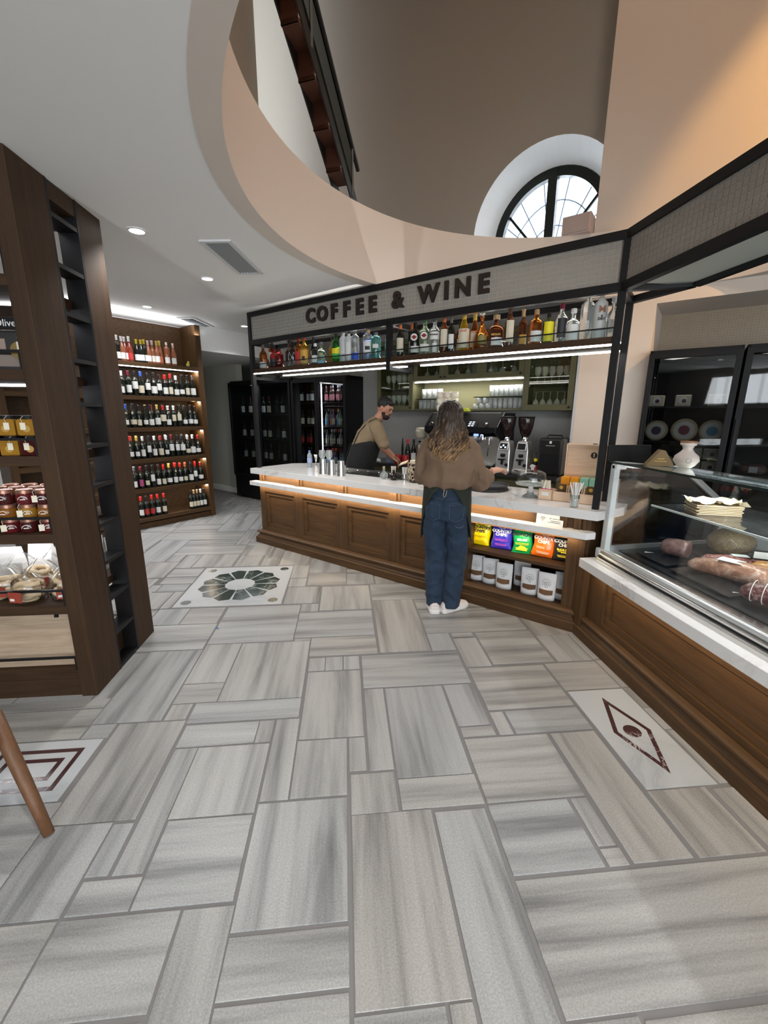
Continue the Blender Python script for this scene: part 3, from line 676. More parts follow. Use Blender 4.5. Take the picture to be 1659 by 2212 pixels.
mb = MB(); mb.loft([[(p, 0.012-p*.35, z) for p, z in PROF], [(p, -4.2, z) for p, z in PROF]]); mb.build('plinth_moulding', WDY, dc)
DC(1.640, 1.658, -1.5, 2.58, .5648, .5665).build('led_strip', LEDN, dc)
for i in range(3):
    o = lamp('deli_led_glow', 'AREA', (1.65, 1.95-1.3*i, .5636), 2.6, (1, .78, .52), None, shape='RECTANGLE', size=.014, size_y=1.25); o.rotation_euler = (0, math.radians(-50), 0)
tag(MB().prism([(1.62, -1.5), (1.80, -1.5), (1.80, 2.56), (1.74, 2.635), (1.62, 2.63)], .566, .628).build('stone_ledge', QZ, bevel=.003), 'white quartz ledge along the deli counter, below the glass case', 'ledge')
# refrigerated glass case
gc = thing('deli_case', 'refrigerated glass deli case with steel rails holding cured meats', 'display case', (1.77, 2.62, .628))
def GC(x0, x1, y0, y1, z0, z1): return MB().box(x0-1.77, x1-1.77, y0-2.62, y1-2.62, z0-.628, z1-.628)
YE = -1.4
GC(1.725, 1.79, YE, 2.60, .628, .645).build('base_rail', STEEL, gc, bevel=.004); GC(1.735, 1.80, YE, 2.60, .645, .675).build('front_rail', STEEL, gc, bevel=.008); GC(1.748, 1.775, YE, 2.61, .675, .698).build('glass_channel', ALU, gc, bevel=.004)
GC(1.727, 1.735, YE, 2.60, .650, .654).build('rail_groove', BLKM, gc)
GC(1.80, 2.62, YE, 2.58, .628, .66).build('tray_floor', BLKM, gc)
mb = MB().add([(.10, -.03, .0635), (.82, -.03, .10), (.82, YE-2.62, .10), (.10, YE-2.62, .0635)], [(0, 1, 2, 3)]); mb.build('display_deck', mat('deck_black', (.008, .009, .010), .3), gc)
MB().loft([[(.012, y, .045), (.03, y, .066), (.105, y, .058), (.105, y, .034)] for y in (-.02, YE-2.62)]).build('inner_sill', STEEL, gc)
GC(1.757, 1.764, YE, 2.61, .69, 1.292).build('front_glass', GLASS, gc)
mb = MB().add([(-.012, 0, .664), (.51, 0, .625), (.51, YE-2.62, .625), (-.012, YE-2.62, .664), (-.012, 0, .672), (.51, 0, .633), (.51, YE-2.62, .633), (-.012, YE-2.62, .672)], [(0, 1, 2, 3), (7, 6, 5, 4), (0, 4, 5, 1), (1, 5, 6, 2), (2, 6, 7, 3), (3, 7, 4, 0)]); mb.build('top_glass', pane('case_top_pane', (.8, .86, .85), 1.2), gc)
MB().bar((-.012, 0, .668), (-.012, YE-2.62, .668), .007, .012).build('glass_edge', mat('glass_edge_dark', (.02, .035, .032), .1), gc)
EP = [(1.772, .70), (1.772, 1.285), (2.28, 1.248), (2.70, .93), (2.58, .725)]
ep = [(x-1.77, z-.628) for x, z in EP]
MB().prism(ep, -.008, -.002, lambda x, y, z: (x, z, y)).build('end_glass', GLASS, gc)
for i in (1, 2, 3, 4):
    j = (i+1) % 5; a, b = ep[i], ep[j]; MB().bar((a[0], -.012, a[1]), (b[0], -.012, b[1]), .022, .035).build('end_frame', ALU, gc)
MB().box(-.012, .028, -.045, .0, .05, .655).build('corner_post', mat('post_frosted', (.55, .60, .60), .3), gc, bevel=.006); MB().box(-.03, .05, -.02, .03, .0, .07).build('post_foot', mat('foot_grey', (.55, .57, .6), .4), gc, bevel=.01)
MB().box(-.012, .06, -.06, -.01, .625, .66).build('glass_clamp', mat('clamp_white', (.8, .82, .82), .4), gc, bevel=.006)
MB().bar((.93, 0, .302), (.93, YE-2.62, .302), .03, .03).build('rear_rail', ALU, gc); MB().bar((.51, 0, .62), (.51, YE-2.62, .62), .03, .025).build('top_rail', ALU, gc)
mb = MB().add([(.81, 0, .097), (.93, 0, .302), (.93, YE-2.62, .302), (.81, YE-2.62, .097)], [(0, 1, 2, 3)]); mb.build('rear_panel', mat('case_grey', (.28, .30, .31), .5), gc)
mb = MB().add([(.93, 0, .305), (.51, 0, .62), (.51, YE-2.62, .62), (.93, YE-2.62, .305)], [(0, 1, 2, 3)]); mb.build('rear_door', pane('rear_pane', (.75, .78, .78), .8), gc)
MB().box(.30, .86, -1.05, -.02, .372, .380).build('glass_shelf', pane('shelf_pane', (.86, .92, .9), 1.4), gc); MB().box(.30, .306, -1.05, -.02, .370, .382).build('shelf_edge', mat('edge_light', (.75, .8, .78), .2), gc)
MB().box(.46, .475, YE-2.62, -.04, .605, .614).build('led_strip', LEDC, gc)  # glowing strip added as a fitting for the case fill lamp
lamp('case_fill_glow', 'AREA', (2.23, 1.2, 1.228), 11, (.95, .97, 1), (2.1, 1.0, .7), shape='RECTANGLE', size=.03, size_y=2.6).rotation_euler = (0, math.radians(14), 0)  # added fill lamp that brightens the case interior
# ================================================================ CANOPY over bar and deli: black frame, sign, bottle shelf
cp = barframe(thing('bar_canopy', 'black steel canopy with mosaic sign and bottle shelf above the bar', 'canopy', (0, 0, 0)))
TB = .044; FD = .10; RD = .46; SR = 3.83
def post(s, d, z0, z1, p=cp): MB().box(s-TB/2, s+TB/2, d-TB/2, d+TB/2, z0, z1).build('post', BLK, p)
def beam(p, q, w=TB, h=TB, nm_='beam'): MB().bar(p, q, w, h).build(nm_, BLK, cp)
post(.02, FD, .943, 2.715); post(SR, FD, .943, 2.715); post(2.0, FD, 1.985, 2.40); post(SR, RD, .943, 2.40); post(.02, RD, 1.99, 2.40); post(2.0, RD, 1.985, 2.40)
for z, h in ((2.692, .05), (2.392, .055)): beam((.0, FD, z), (SR, FD, z), TB, h)
beam((.0, RD, 2.392), (SR+.02, RD, 2.392)); beam((.02, FD, 2.39), (.02, RD, 2.39)); beam((2.0, FD, 2.39), (2.0, RD, 2.39)); beam((SR, FD, 2.39), (SR, RD, 2.39))
for s in (.02, 2.0): beam((s, FD, 2.0), (s, RD, 2.0), .04, .03, 'bracket')
for a, b in ((.045, 1.978), (2.022, 3.808)):
    MB().box(a, b, .085, .475, 2.055, 2.10).build('bottle_shelf', TWX, cp, bevel=.002)
    MB().box(a, b, .088, .102, 2.043, 2.056).build('led_strip', LEDW, cp); MB().box(a+.1, b, .44, .452, 2.043, 2.056).build('led_strip', LEDW, cp)
    MB().box(a, b, .092, .098, 2.104, 2.150).build('glass_rail', pane('rail_pane', (.9, .95, .95), 1.2), cp); MB().box(a, b, .088, .102, 2.150, 2.158).build('rail_cap', BLK, cp)
    MB().box(a, b, .455, .462, 2.104, 2.16).build('glass_rail', pane('rail_pane'), cp)
    MB().box(a, b, .44, .456, 2.100, 2.112).build('led_strip', LEDW, cp)
    o = lamp('shelf_led_glow', 'AREA', BW((a+b)/2, .25, 2.04), 6, (1, .97, .93), None, shape='RECTANGLE', size=1.85, size_y=.3); o.rotation_euler = (0, 0, AZ)
    o = lamp('shelf_led_glow', 'AREA', BW((a+b)/2, .448, 2.115), 5, (1, .97, .93), None, shape='RECTANGLE', size=1.85, size_y=.012); o.rotation_euler = (PI+.5, 0, AZ)
sg = MB().box(.03, 3.822, .102, .125, 2.41, 2.675).build('sign_panel', mat('sign_grout', (.50, .47, .43), .8), cp)
# deli return of the canopy (world axes, expressed in the bar frame through a child of its own)
WM = Matrix.Rotation(-AZ, 4, 'Z') @ Matrix.Translation(-B0)
def wchild(mb, name, m, parent, **k):
    mb.v = [tuple(WM @ Vector(v)) for v in mb.v]; return mb.build(name, m, parent, **k)
cw = BW(SR, FD); SX = cw.x+.0; SY = cw.y
for z, h in ((2.692, .05), (2.392, .055)): wchild(MB().bar((SX, SY+.01, z), (SX, -1.4, z), TB, h), 'beam', BLK, cp)
sp2 = wchild(MB().box(SX+.002, SX+.025, -1.4, SY, 2.41, 2.675), 'sign_panel', MT['sign_grout'], cp)
wchild(MB().box(SX+.02, SX+.345, -1.4, SY-.12, 2.385, 2.40), 'soffit_panel', mat('soffit_grey', (.42, .43, .39), .6), cp)
wchild(MB().bar((SX+.36, SY-.17, 2.385), (SX+.36, -1.4, 2.385), TB, .05), 'beam', BLK, cp); rc = BW(SR, RD)
wchild(MB().bar((SX, SY-.02, 2.385), (SX+.36, SY-.15, 2.385), TB, TB), 'beam', BLK, cp); wchild(MB().bar((rc.x, rc.y, 2.385), (SX+.36, SY-.15, 2.385), TB, TB), 'beam', BLK, cp)
# mosaic tiles: the nearest 300 singly, the rest as one part
MTL = mat('mosaic_tile', (.30, .283, .25), .3); PT = .0335
tm = MB().box(-.0148, .0148, -.002, .002, -.0148, .0148).mesh('tile', MTL)
cells = []
for r in range(8):
    z = 2.426+PT*(r+.5)-.006
    for c in range(113): cells.append((Vector((.035+PT*(c+.5), .100, z)), 0.0, sg))
    for c in range(118): cells.append((WM @ Vector((SX+.0005, SY-.01-PT*(c+.5), z)), -PI/2-AZ, sp2))
camb = WM @ Vector((0, 0, 1.6))
cells.sort(key=lambda c: ((c[0]-camb).length if c[2] is sg or (WM.inverted() @ c[0]).y > 1.75 else 99))
for p, rz, par in cells[:300]: obj('tile', tm, par, p, rz)
mb = MB()
for p, rz, par in cells[300:]:
    q = MB().box(-.0148, .0148, -.002, .002, -.0148, .0148); mm = Matrix.Translation(p) @ Matrix.Rotation(rz, 4, 'Z'); mb.add([mm @ Vector(v) for v in q.v], q.f)
o = mb.build('tile_field', MTL, cp); o['kind'] = 'stuff'
LET = mat('letter_black', (.018, .012, .010), .5)
for ch, px in (('C', 1.022), ('O', 1.187), ('F', 1.345), ('F', 1.506), ('E', 1.665), ('E', 1.817), ('&', 2.092), ('W', 2.401), ('I', 2.568), ('N', 2.71), ('E', 2.883)):
    me = text_mesh(ch, .182, .011, LET, .0075); obj('letter', me, cp, (px, .088, 2.555), (PI/2, 0, 0))

# ================================================================ WALNUT DISPLAY UNIT at the left (world axes)
TX0, TX1, TY0, TY1, TZ = -3.05, -1.45, 2.26, 3.0, 2.728
tw = thing('display_shelf_unit', 'tall dark walnut display unit with black steel side frame and lit shelves', 'shelf unit', (TX1, TY0, 0))
def TWB(x0, x1, y0, y1, z0, z1): return MB().box(x0-TX1, x1-TX1, y0-TY0, y1-TY0, z0, z1)
TWB(-1.535, -1.45, 2.26, 2.515, 0, TZ).build('post', TWZ, tw, bevel=.003); TWB(-1.535, -1.45, 2.765, 3.0, 0, TZ).build('post', TWZ, tw, bevel=.003)
TWB(TX0, TX0+.085, 2.26, 2.515, 0, TZ).build('post', TWZ, tw); TWB(TX0, TX0+.085, 2.765, 3.0, 0, TZ).build('post', TWZ, tw)
TWB(-1.535, -1.455, 2.515, 2.765, 2.64, TZ).build('top_rail', TWX, tw)
fr = MB()
for y in (2.522, 2.758): fr.box(-.085-.02, 0, y-TY0-.008, y-TY0+.008, 0, TZ)
fr.build('side_frame', BLK, tw)
for i in range(12): TWB(-1.555, -1.452, 2.53, 2.75, .0+.233*i, .0+.233*i+.022).build('frame_bar', BLK, tw)
SHZ = [.16, .56, .97, 1.38, 1.80, 2.22, 2.70]
for i, z in enumerate(SHZ):
    TWB(TX0+.085, -1.54, 2.275, 2.985, z-.05, z).build('shelf', TWX, tw, bevel=.002)
    if 1 <= i <= 5: TWB(TX0+.09, -1.55, 2.60, 2.625, z-.062, z-.05).build('led_strip', LEDC, tw)
    if 1 <= i <= 4:
        rl = MB(); y = .03; rl.bar((TX0+.10-TX1, y, z+.085), (-1.55-TX1, y, z+.085), .012); rl.bar((-1.55-TX1, y, z), (-1.55-TX1, y, z+.09), .012, .022); rl.bar((-1.55-TX1, y, z+.085), (-1.55-TX1, y+.10, z+.085), .012); rl.build('shelf_rail', BLK, tw)
TWB(TX0+.085, -1.54, 2.5, 2.515, 2.655, 2.67).build('led_strip', LEDC, tw)
TWB(TX0+.085, -1.54, 2.275, 2.985, 0, .11).build('base', TWX, tw)
TWB(TX0+.09, -1.545, 2.34, 2.36, .16, .505).build('drawer_front', PALE, tw); TWB(TX0+.09, -1.545, 2.36, 2.90, .165, .18).build('drawer_floor', PALE, tw)
rl = MB(); rl.bar((TX0+.10-TX1, .03, .235), (-1.55-TX1, .03, .235), .012); rl.bar((-1.55-TX1, .03, .16), (-1.55-TX1, .03, .24), .012, .02); rl.build('shelf_rail', BLK, tw)
MB().box(-1.62-TX1-.0, -1.60-TX1, .02, .028, .49, .505).build('drawer_catch', BLK, tw)
for z in (.91, 1.32, 1.74, 2.16, 2.64): lamp('display_led_glow', 'AREA', (-2.2, 2.6, z-.005), 2.2, (.96, .97, 1), None, shape='RECTANGLE', size=1.2, size_y=.03)
o = thing('shop_sign', 'black strip sign with white serif lettering over the honey shelf', 'sign', (-2.22, 2.30, 1.985))
MB().box(-.67, .67, 0, .008, 0, .052).build('board', BLKM, o); obj('lettering', text_mesh('Honey & Olive', .045, .0006, PAPER), o, (.53, -.0008, .026), (PI/2, 0, 0))
# ================================================================ WINE RACK (bar frame, front facing +x)
wr = barframe(thing('wine_rack', 'tall oak wine rack with six lit shelves of bottles by the hall', 'wine rack'))
WRZ = [.15, .565, .975, 1.40, 1.82, 2.25]
MB().box(-2.13, -1.73, .44, .52, 0, 2.835).build('side_panel', WDZ, wr); MB().box(-2.13, -1.73, -1.9, -1.82, 0, 2.835).build('side_panel', WDZ, wr)
MB().box(-2.145, -2.13, -1.9, .52, 0, 2.835).build('back_panel', WDX, wr); MB().box(-2.13, -1.76, -1.82, .44, 0, .075).build('base', WDX, wr)
WDYR = WDY
for z in WRZ:
    MB().box(-2.13, -1.73, -1.82, .44, z-.055, z).build('shelf', WDYR, wr, bevel=.002)
    MB().box(-1.757, -1.742, .40, .436, z-.075, z-.056).build('led_spot', LEDN, wr) if z > .2 else None
    if z > .2: lamp('rack_glow', 'POINT', BW(-1.85, .39, z-.09), .55, (1, .72, .38), shadow_soft_size=.02)
MB().box(-1.752, -1.732, -1.82, .44, 2.185, 2.197).build('led_strip', LEDC, wr)
for z in (.49, .90, 1.32, 1.745, 2.18):
    o = lamp('rack_led_glow', 'AREA', BW(-1.78, -.4, z), 3.0, (.97, .97, 1), None, shape='RECTANGLE', size=.03, size_y=1.7); o.rotation_euler = (0, 0, AZ)
o = lamp('rack_cove_glow', 'AREA', BW(-1.72, -.5, 2.70), 9, (.97, .98, 1), None, shape='RECTANGLE', size=.05, size_y=2.0); o.rotation_euler = (0, PI, AZ)
# ================================================================ TALL FRIDGES behind the bar (bar frame)
FRK = mat('fridge_black', (.005, .005, .006), .5, spec=.3)
def fridge(s0, s1, d0, d1, h, doors, label, base=.42, shelves=(), led=()):
    t = barframe(thing('glass_door_fridge', label, 'fridge')); w = .02
    MB().box(s0, s0+w, d0+.05, d1, .04, h).box(s1-w, s1, d0+.05, d1, .04, h).box(s0, s1, d1-w, d1, .04, h).box(s0, s1, d0+.05, d1, h-.05, h).box(s0, s1, d0+.03, d1, .04, base).build('cabinet', FRK, t)
    for z in shelves: MB().box(s0+.03, s1-.03, d0+.1, d1-.03, z-.012, z).build('wire_shelf', mat('shelf_dark', (.02, .02, .022), .4), t)
    n = len(doors)
    for i, (a, b) in enumerate(doors):
        dr = MB(); f = .045
        dr.box(a, b, d0, d0+.04, base+.01, base+.01+f).box(a, b, d0, d0+.04, h-.03-f, h-.03).box(a, a+f, d0, d0+.04, base+.01+f, h-.03-f).box(b-f, b, d0, d0+.04, base+.01+f, h-.03-f)
        dd = dr.build('door', FRK, t); MB().box(a+f, b-f, d0+.015, d0+.022, base+f, h-.03-f).build('door_pane', DGLASS, dd)
        hx = b-.02 if i % 2 == 0 and n > 1 else a+.02
        MB().bar((hx, d0-.025, h*.45), (hx, d0-.025, h*.72), .018, .014).build('door_handle', BLK, dd)
    for s, z0, z1 in led: MB().box(s, s+.012, d0+.06, d0+.072, z0, z1).build('led_strip', LEDC, t)
    for x in (s0+.06, s1-.06): MB().box(x-.03, x+.03, d0+.1, d0+.2, 0, .04).build('foot', BLK, t)
    return t
FS1 = (.45, .749, 1.147, 1.577); FS3 = (.55, .80, 1.10, 1.40, 1.77)
fridge(-2.83, -1.13, 1.65, 2.42, 2.17, [(-2.83, -1.98), (-1.98, -1.13)], 'leftmost wide black wine fridge beside the hall', .42, FS1)
fridge(-1.10, .085, 1.65, 2.42, 2.15, [(-1.10, -.515), (-.51, .085)], 'black drinks fridge behind the barista, lit on its right side', .50, FS3, [(-.475, .56, 2.05)])
lamp('fridge_glow', 'AREA', BW(-.2, 1.75, 2.05), 5, (.9, .95, 1), None, shape='RECTANGLE', size=.4, size_y=.1)
lamp('fridge_glow', 'AREA', BW(-2.0, 1.75, 2.08), 5, (.9, .95, 1), None, shape='RECTANGLE', size=1.4, size_y=.1)
fridge(3.885, 4.56, 1.60, 2.33, 2.18, [(3.885, 4.56)], 'black glass-door cheese fridge behind the deli case', .35, (.78, 1.08, 1.36, 1.68))
fridge(4.58, 5.3, 1.60, 2.33, 2.18, [(4.58, 5.3)], 'second black deli fridge at the right edge', .35, (.78, 1.08, 1.36, 1.68))
lamp('fridge_glow', 'AREA', BW(4.22, 1.70, 2.10), 2.2, (1, .93, .85), None, shape='RECTANGLE', size=.5, size_y=.1); lamp('fridge_glow', 'AREA', BW(4.9, 1.70, 2.10), 1.2, (1, .9, .8), None, shape='RECTANGLE', size=.5, size_y=.1)
# ================================================================ BACK BAR (bar frame)
OLV = mat('olive_paint', (.075, .073, .034), .55); OLVD = mat('olive_back', (.20, .19, .10), .7)
bb = barframe(thing('back_bar_cabinet', 'low back bar cabinet with dark top holding the coffee machines', 'cabinet'))
MB().box(.62, 3.22, 1.42, 2.05, 0, .92).build('body', OLV, bb); MB().box(.60, 3.23, 1.38, 2.06, .92, .955).build('top', mat('dark_top', (.035, .035, .035), .25), bb)
for i in range(4): MB().box(.66+.64*i, 1.28+.64*i, 1.405, 1.42, .12, .88).build('door', OLV, bb, bevel=.003)
def cab(label, s0, s1, z0, z1, doors, glass=True, shelf=(), cat='wall cabinet'):
    t = barframe(thing('wall_cabinet', label, cat)); w = .02; d0, d1 = 1.77, 2.065
    MB().box(s0, s0+w, d0, d1, z0, z1).box(s1-w, s1, d0, d1, z0, z1).box(s0, s1, d0, d1, z0, z0+w).box(s0, s1, d0, d1, z1-w, z1).box(s0, s1, d1-.012, d1, z0, z1).build('body', OLV, t)
    for z in shelf: MB().box(s0+w, s1-w, d0+.02, d1-.012, z-.012, z).build('glass_shelf', pane('cab_shelf', (.8, .85, .8), 1.), t)
    f = .062
    for i, (a, b) in enumerate(doors):
        dr = MB().box(a, b, d0-.02, d0, z0, z0+f).box(a, b, d0-.02, d0, z1-f, z1).box(a, a+f, d0-.02, d0, z0+f, z1-f).box(b-f, b, d0-.02, d0, z0+f, z1-f).build('door', OLV, t, bevel=.002)
        MB().box(a+f, b-f, d0-.012, d0-.008, z0+f, z1-f).build('door_pane', pane('cab_pane', (.88, .9, .85), .7), dr)
        kx = b-.03 if i % 2 == 0 else a+.03
        MB().lathe([(.006, 0), (.006, .012), (.013, .018), (.013, .026), (0, .028)], 12).build('knob', BLK, dr).matrix_basis = Matrix.Translation((kx, d0-.02, z0+.035)) @ Matrix.Rotation(PI/2, 4, 'X')
    return t
cab('olive glass-door cabinet of stemware left of the open shelf', .60, 1.20, 1.645, 2.56, [(.60, 1.20)], shelf=(1.92, 2.24))
cab('olive glass-door cabinet of wine glasses next to the cream pillar', 2.68, 3.225, 1.645, 2.56, [(2.68, 3.225)], shelf=(1.92, 2.24))
cab('row of olive overhead glass-door cabinets above the open shelf', 1.205, 2.675, 2.02, 2.56, [(1.205, 1.655), (1.655, 2.165), (2.165, 2.675)], shelf=(2.26,))
os_ = barframe(thing('open_shelf', 'olive open shelf recess lit by a white strip', 'shelf'))
MB().box(1.205, 2.675, 1.79, 2.065, 1.645, 1.665).build('board', OLV, os_); MB().box(1.205, 2.675, 2.045, 2.065, 1.665, 2.02).build('back_panel', OLVD, os_)
MB().box(1.215, 2.665, 1.775, 1.79, 1.998, 2.012).build('led_strip', LEDW, os_)
o = lamp('open_shelf_glow', 'AREA', BW(1.94, 1.80, 1.99), 6, (1, .98, .92), None, shape='RECTANGLE', size=1.4, size_y=.02); o.rotation_euler = (0, 0, AZ)
# ================================================================ GALLERY STAIR
STD = mat('stair_steel', (.02, .019, .018), .5); TRC = mat('tread_terracotta', (.085, .032, .02), .6)
sr = thing('gallery_stair', 'dark steel stair with terracotta treads climbing from the gallery', 'stair', (0, 0, 0))
P0 = Vector((.02, 4.79, 3.45)); U = Vector((-.345, -.82, 0)).normalized(); SN = Vector((U.y, -U.x, 0))*-1; SL = .79
def SP(a, w, dz=0): return P0+U*a+SN*w+Vector((0, 0, a*SL+dz))
for w in (0, .15):
    MB().loft([[SP(a, w, 0), SP(a, w+.012, 0), SP(a, w+.012, .17), SP(a, w, .17)] for a in (0, 5)]).build('stringer', STD, sr)
for i in range(15):
    a = .15+.24*i; z = .06+.02; q = [SP(a, .012), SP(a+.26, .012), SP(a+.26, .15), SP(a, .15)]; zz = SP(a, 0).z+.15
    MB().loft([[Vector((p.x, p.y, zz)) for p in q], [Vector((p.x, p.y, zz+.03)) for p in q]]).build('tread', TRC, sr)
    q = [SP(a+.25, .012), SP(a+.26, .012), SP(a+.26, .15), SP(a+.25, .15)]
    MB().loft([[Vector((p.x, p.y, zz)) for p in q], [Vector((p.x, p.y, zz+.19)) for p in q]]).build('riser', TRC, sr)
for i in range(5):
    a = .15+i*.8; MB().add([SP(a, .165, .12), SP(a+.78, .165, .12), SP(a+.78, .165, .42), SP(a, .165, .42)], [(0, 1, 2, 3)]).build('glass_panel', pane('smoke_pane', (.16, .17, .16), .5), sr)
    MB().bar(SP(a, .165, .05), SP(a, .165, .45), .02).build('baluster', mat('rail_grey', (.12, .12, .115), .4), sr)
MB().bar(SP(0, .165, .45), SP(4, .165, .45), .03).build('handrail', STD, sr)

# ================================================================ BOTTLES AND GLASSWARE
PRF = {
 'bordeaux': ([(.93, 0), (1, .02), (1, .60), (.93, .65), (.62, .71), (.40, .76), (.37, .80), (.365, .95), (.41, .955), (.41, .985), (.36, 1)], .80),
 'burgundy': ([(.93, 0), (1, .02), (1, .42), (.92, .52), (.68, .64), (.46, .74), (.37, .80), (.36, .95), (.41, .955), (.41, .985), (.36, 1)], .80),
 'round': ([(.93, 0), (1, .02), (1, .58), (.95, .64), (.75, .70), (.42, .76), (.36, .80), (.36, .97), (.30, 1)], .86),
 'tall': ([(.95, 0), (1, .01), (1, .70), (.93, .75), (.60, .80), (.36, .84), (.34, .97), (.30, 1)], .88),
 'squat': ([(.93, 0), (1, .02), (1, .52), (.92, .60), (.60, .67), (.36, .72), (.33, .86), (.30, .88), (.42, .885), (.42, .985), (.36, 1)], .86),
 'cone': ([(.6, 0), (1, .03), (1, .10), (.88, .30), (.55, .50), (.26, .62), (.20, .68), (.20, .80), (.26, .81), (.26, .84), (.18, .85)], .99),
 'cyl': ([(.95, 0), (1, .02), (1, .78), (.9, .83), (.5, .87), (.40, .90), (.40, 1)], .90),
}
BC = {}
def bottle_meshes(kind, h, r, gm, cm, label, la=-PI/2, n=14):
    key = (kind, round(h, 3), round(r, 3), gm.name, cm.name if cm else '', str(label), round(la, 2))
    if key in BC: return BC[key]
    pr, cz = PRF[kind]; out = []
    sq = kind == 'sq'
    out.append(('glass', MB().lathe([(a*r, b*h) for a, b in pr], n).mesh('glass', gm, True)))
    if cm:
        cap = [(a*r+.0012, b*h) for a, b in pr if b >= cz-1e-6]; cap = [(cap[0][0], cz*h)]+cap+[(0.0, h+.001)]
        out.append(('capsule', MB().lathe(cap, n).mesh('capsule', cm, 'auto')))
    for (lm, z0, z1, da) in label:
        out.append(('label', MB().lathe([(r*1.015, z0*h), (r*1.015, z1*h)], 8, a0=la-da, a1=la+da, cap=False).mesh('label', lm, True)))
    BC[key] = out; return out
def put_bottle(name, label, cat, loc, parts, rotz=0, group=None, extra=()):
    t = thing(name, label, cat, loc, rotz, group)
    for nm_, me in parts: obj(nm_, me, t)
    for nm_, me, l, rt in extra: obj(nm_, me, t, l, rt)
    return t
WG = mat('wine_glass_dark', (.010, .012, .009), .09); ROSE = mat('rose_wine', (.62, .24, .13), .07, trans=.6); ROSED = mat('rose_deep', (.42, .08, .05), .07, trans=.5); GRNB = mat('green_bottle', (.02, .10, .03), .07, trans=.6)
def cm(name, col, r=.35, me=.2): return mat('cap_'+name, col, r, me)
CAPS = {'black': cm('black', (.012, .012, .013)), 'red': cm('red', (.55, .018, .015)), 'maroon': cm('maroon', (.16, .012, .03)), 'white': cm('white', (.75, .74, .74)), 'gold': cm('gold', (.55, .38, .08)), 'blue': cm('blue', (.03, .10, .42)), 'tan': cm('tan', (.42, .28, .15)), 'pink': cm('pink', (.6, .42, .42)), 'orange': cm('orange', (.5, .14, .04)), 'grey': cm('grey', (.12, .12, .13)), 'yellow': cm('yellow', (.55, .42, .03))}
LBW = mat('label_white', (.74, .74, .72), .6); LBC = mat('label_cream', (.66, .60, .46), .6); LBP = mat('label_pink', (.42, .07, .2), .6); LBR = mat('label_red', (.45, .03, .03), .6); LBK = mat('label_black', (.02, .02, .022), .5); LBO = mat('label_orange', (.6, .14, .05), .6)
TAGM = MB().box(-.0005, .0005, -.011, .011, -.032, .0).box(-.0004, .0004, -.001, .001, 0, .03).mesh('price_tag', CREAMP)
LA = math.radians(-27)
rows = [
 (2, 1.40, 'third', 'blue black black black black gold red white white black black black black'.split(), 'black grey black gold red black black white grey black grey black'.split()),
 (3, 1.82, 'second', 'white maroon black blue black black black red red white black black grey'.split(), 'maroon black blue black black black red red red white black black'.split()),
 (1, .975, 'fourth', 'red gold white black white red white maroon black black white white red'.split(), 'gold gold white grey red white white black black grey white red'.split()),
 (0, .565, 'fifth', 'grey maroon black black black red gold red red orange black red red'.split(), 'black grey maroon black red red gold red orange red black red'.split())]
for ri, z, on, front, back in rows:
    for bi, (caps, s, off) in enumerate(((front, -1.795, 0), (back, -1.885, .04))):
        for k, c in enumerate(caps):
            d = -.60+.0805*k+off+random.uniform(-.006, .006)
            if d > .415: continue
            kind = random.choice(['bordeaux', 'bordeaux', 'burgundy']); hh = random.choice([.295, .305, .315]); rr = .037 if kind == 'bordeaux' else .040
            lm = random.choice([LBW, LBW, LBC]) if not (ri == 0 and k == 1) else LBP
            lz = random.choice([(.10, .36), (.12, .42), (.28, .58), (.14, .34)])
            pr = bottle_meshes(kind, hh, rr, WG, CAPS[c], [(lm, lz[0], lz[1], random.choice([.7, .9, 1.1]))] if bi == 0 or k % 2 else [], LA)
            ex = [('price_tag', TAGM, (rr*math.cos(LA)*.9, rr*math.sin(LA)*.9+random.uniform(-.006, .01), hh*.66), (0, math.radians(12), LA))] if (bi == 0 and random.random() < .62) else []
            put_bottle('wine_bottle', 'dark wine bottle, %s capsule, %s from left, %s row, %s wine rack shelf' % (c, ORD[k], ['front', 'rear'][bi], on), 'wine bottle', BW(s, d, z), pr, AZ, 'wine bottles on the %s rack shelf' % on, ex)
tops = [(-.60, WG, 'white', 'bordeaux', LBW, .31), (-.55, ROSE, 'white', 'burgundy', LBW, .30), (-.51, ROSED, 'white', 'burgundy', LBW, .30), (-.46, ROSED, 'white', 'burgundy', LBR, .31), (-.36, WG, 'yellow', 'burgundy', LBW, .29), (-.31, WG, 'yellow', 'burgundy', LBW, .29), (-.265, WG, 'yellow', 'bordeaux', LBW, .30), (-.22, ROSE, 'pink', 'burgundy', LBW, .29), (-.16, ROSE, 'pink', 'burgundy', LBW, .30), (-.105, ROSE, 'gold', 'burgundy', LBW, .30), (-.06, ROSE, 'gold', 'burgundy', LBO, .31), (.03, ROSE, 'white', 'tall', LBW, .30), (.13, ROSE, 'pink', 'burgundy', LBW, .30)]
for k, (d, g, c, kind, lm, hh) in enumerate(tops):
    put_bottle('wine_bottle', '%s bottle with %s capsule, %s from left on the top wine rack shelf' % ('dark wine' if g is WG else ('deep rose' if g is ROSED else 'pale rose'), c, ORD[k]), 'wine bottle', BW(-1.80+(k % 2)*.015, d, 2.25), bottle_meshes(kind, hh, .038, g, CAPS[c], [(lm, .08, .34, .9)], LA), AZ, 'bottles on the top rack shelf')
t = thing('ceramic_bird', 'tiny yellow-green ceramic bird at the right of the top rack shelf', 'ornament', BW(-1.80, .33, 2.25), AZ)
MB().ell((0, 0, .03), (.03, .022, .028)).build('body', mat('bird_yellow', (.5, .5, .08), .4), t, True); MB().ell((.022, -.004, .062), (.016, .015, .016)).build('head', MT['bird_yellow'], t, True)
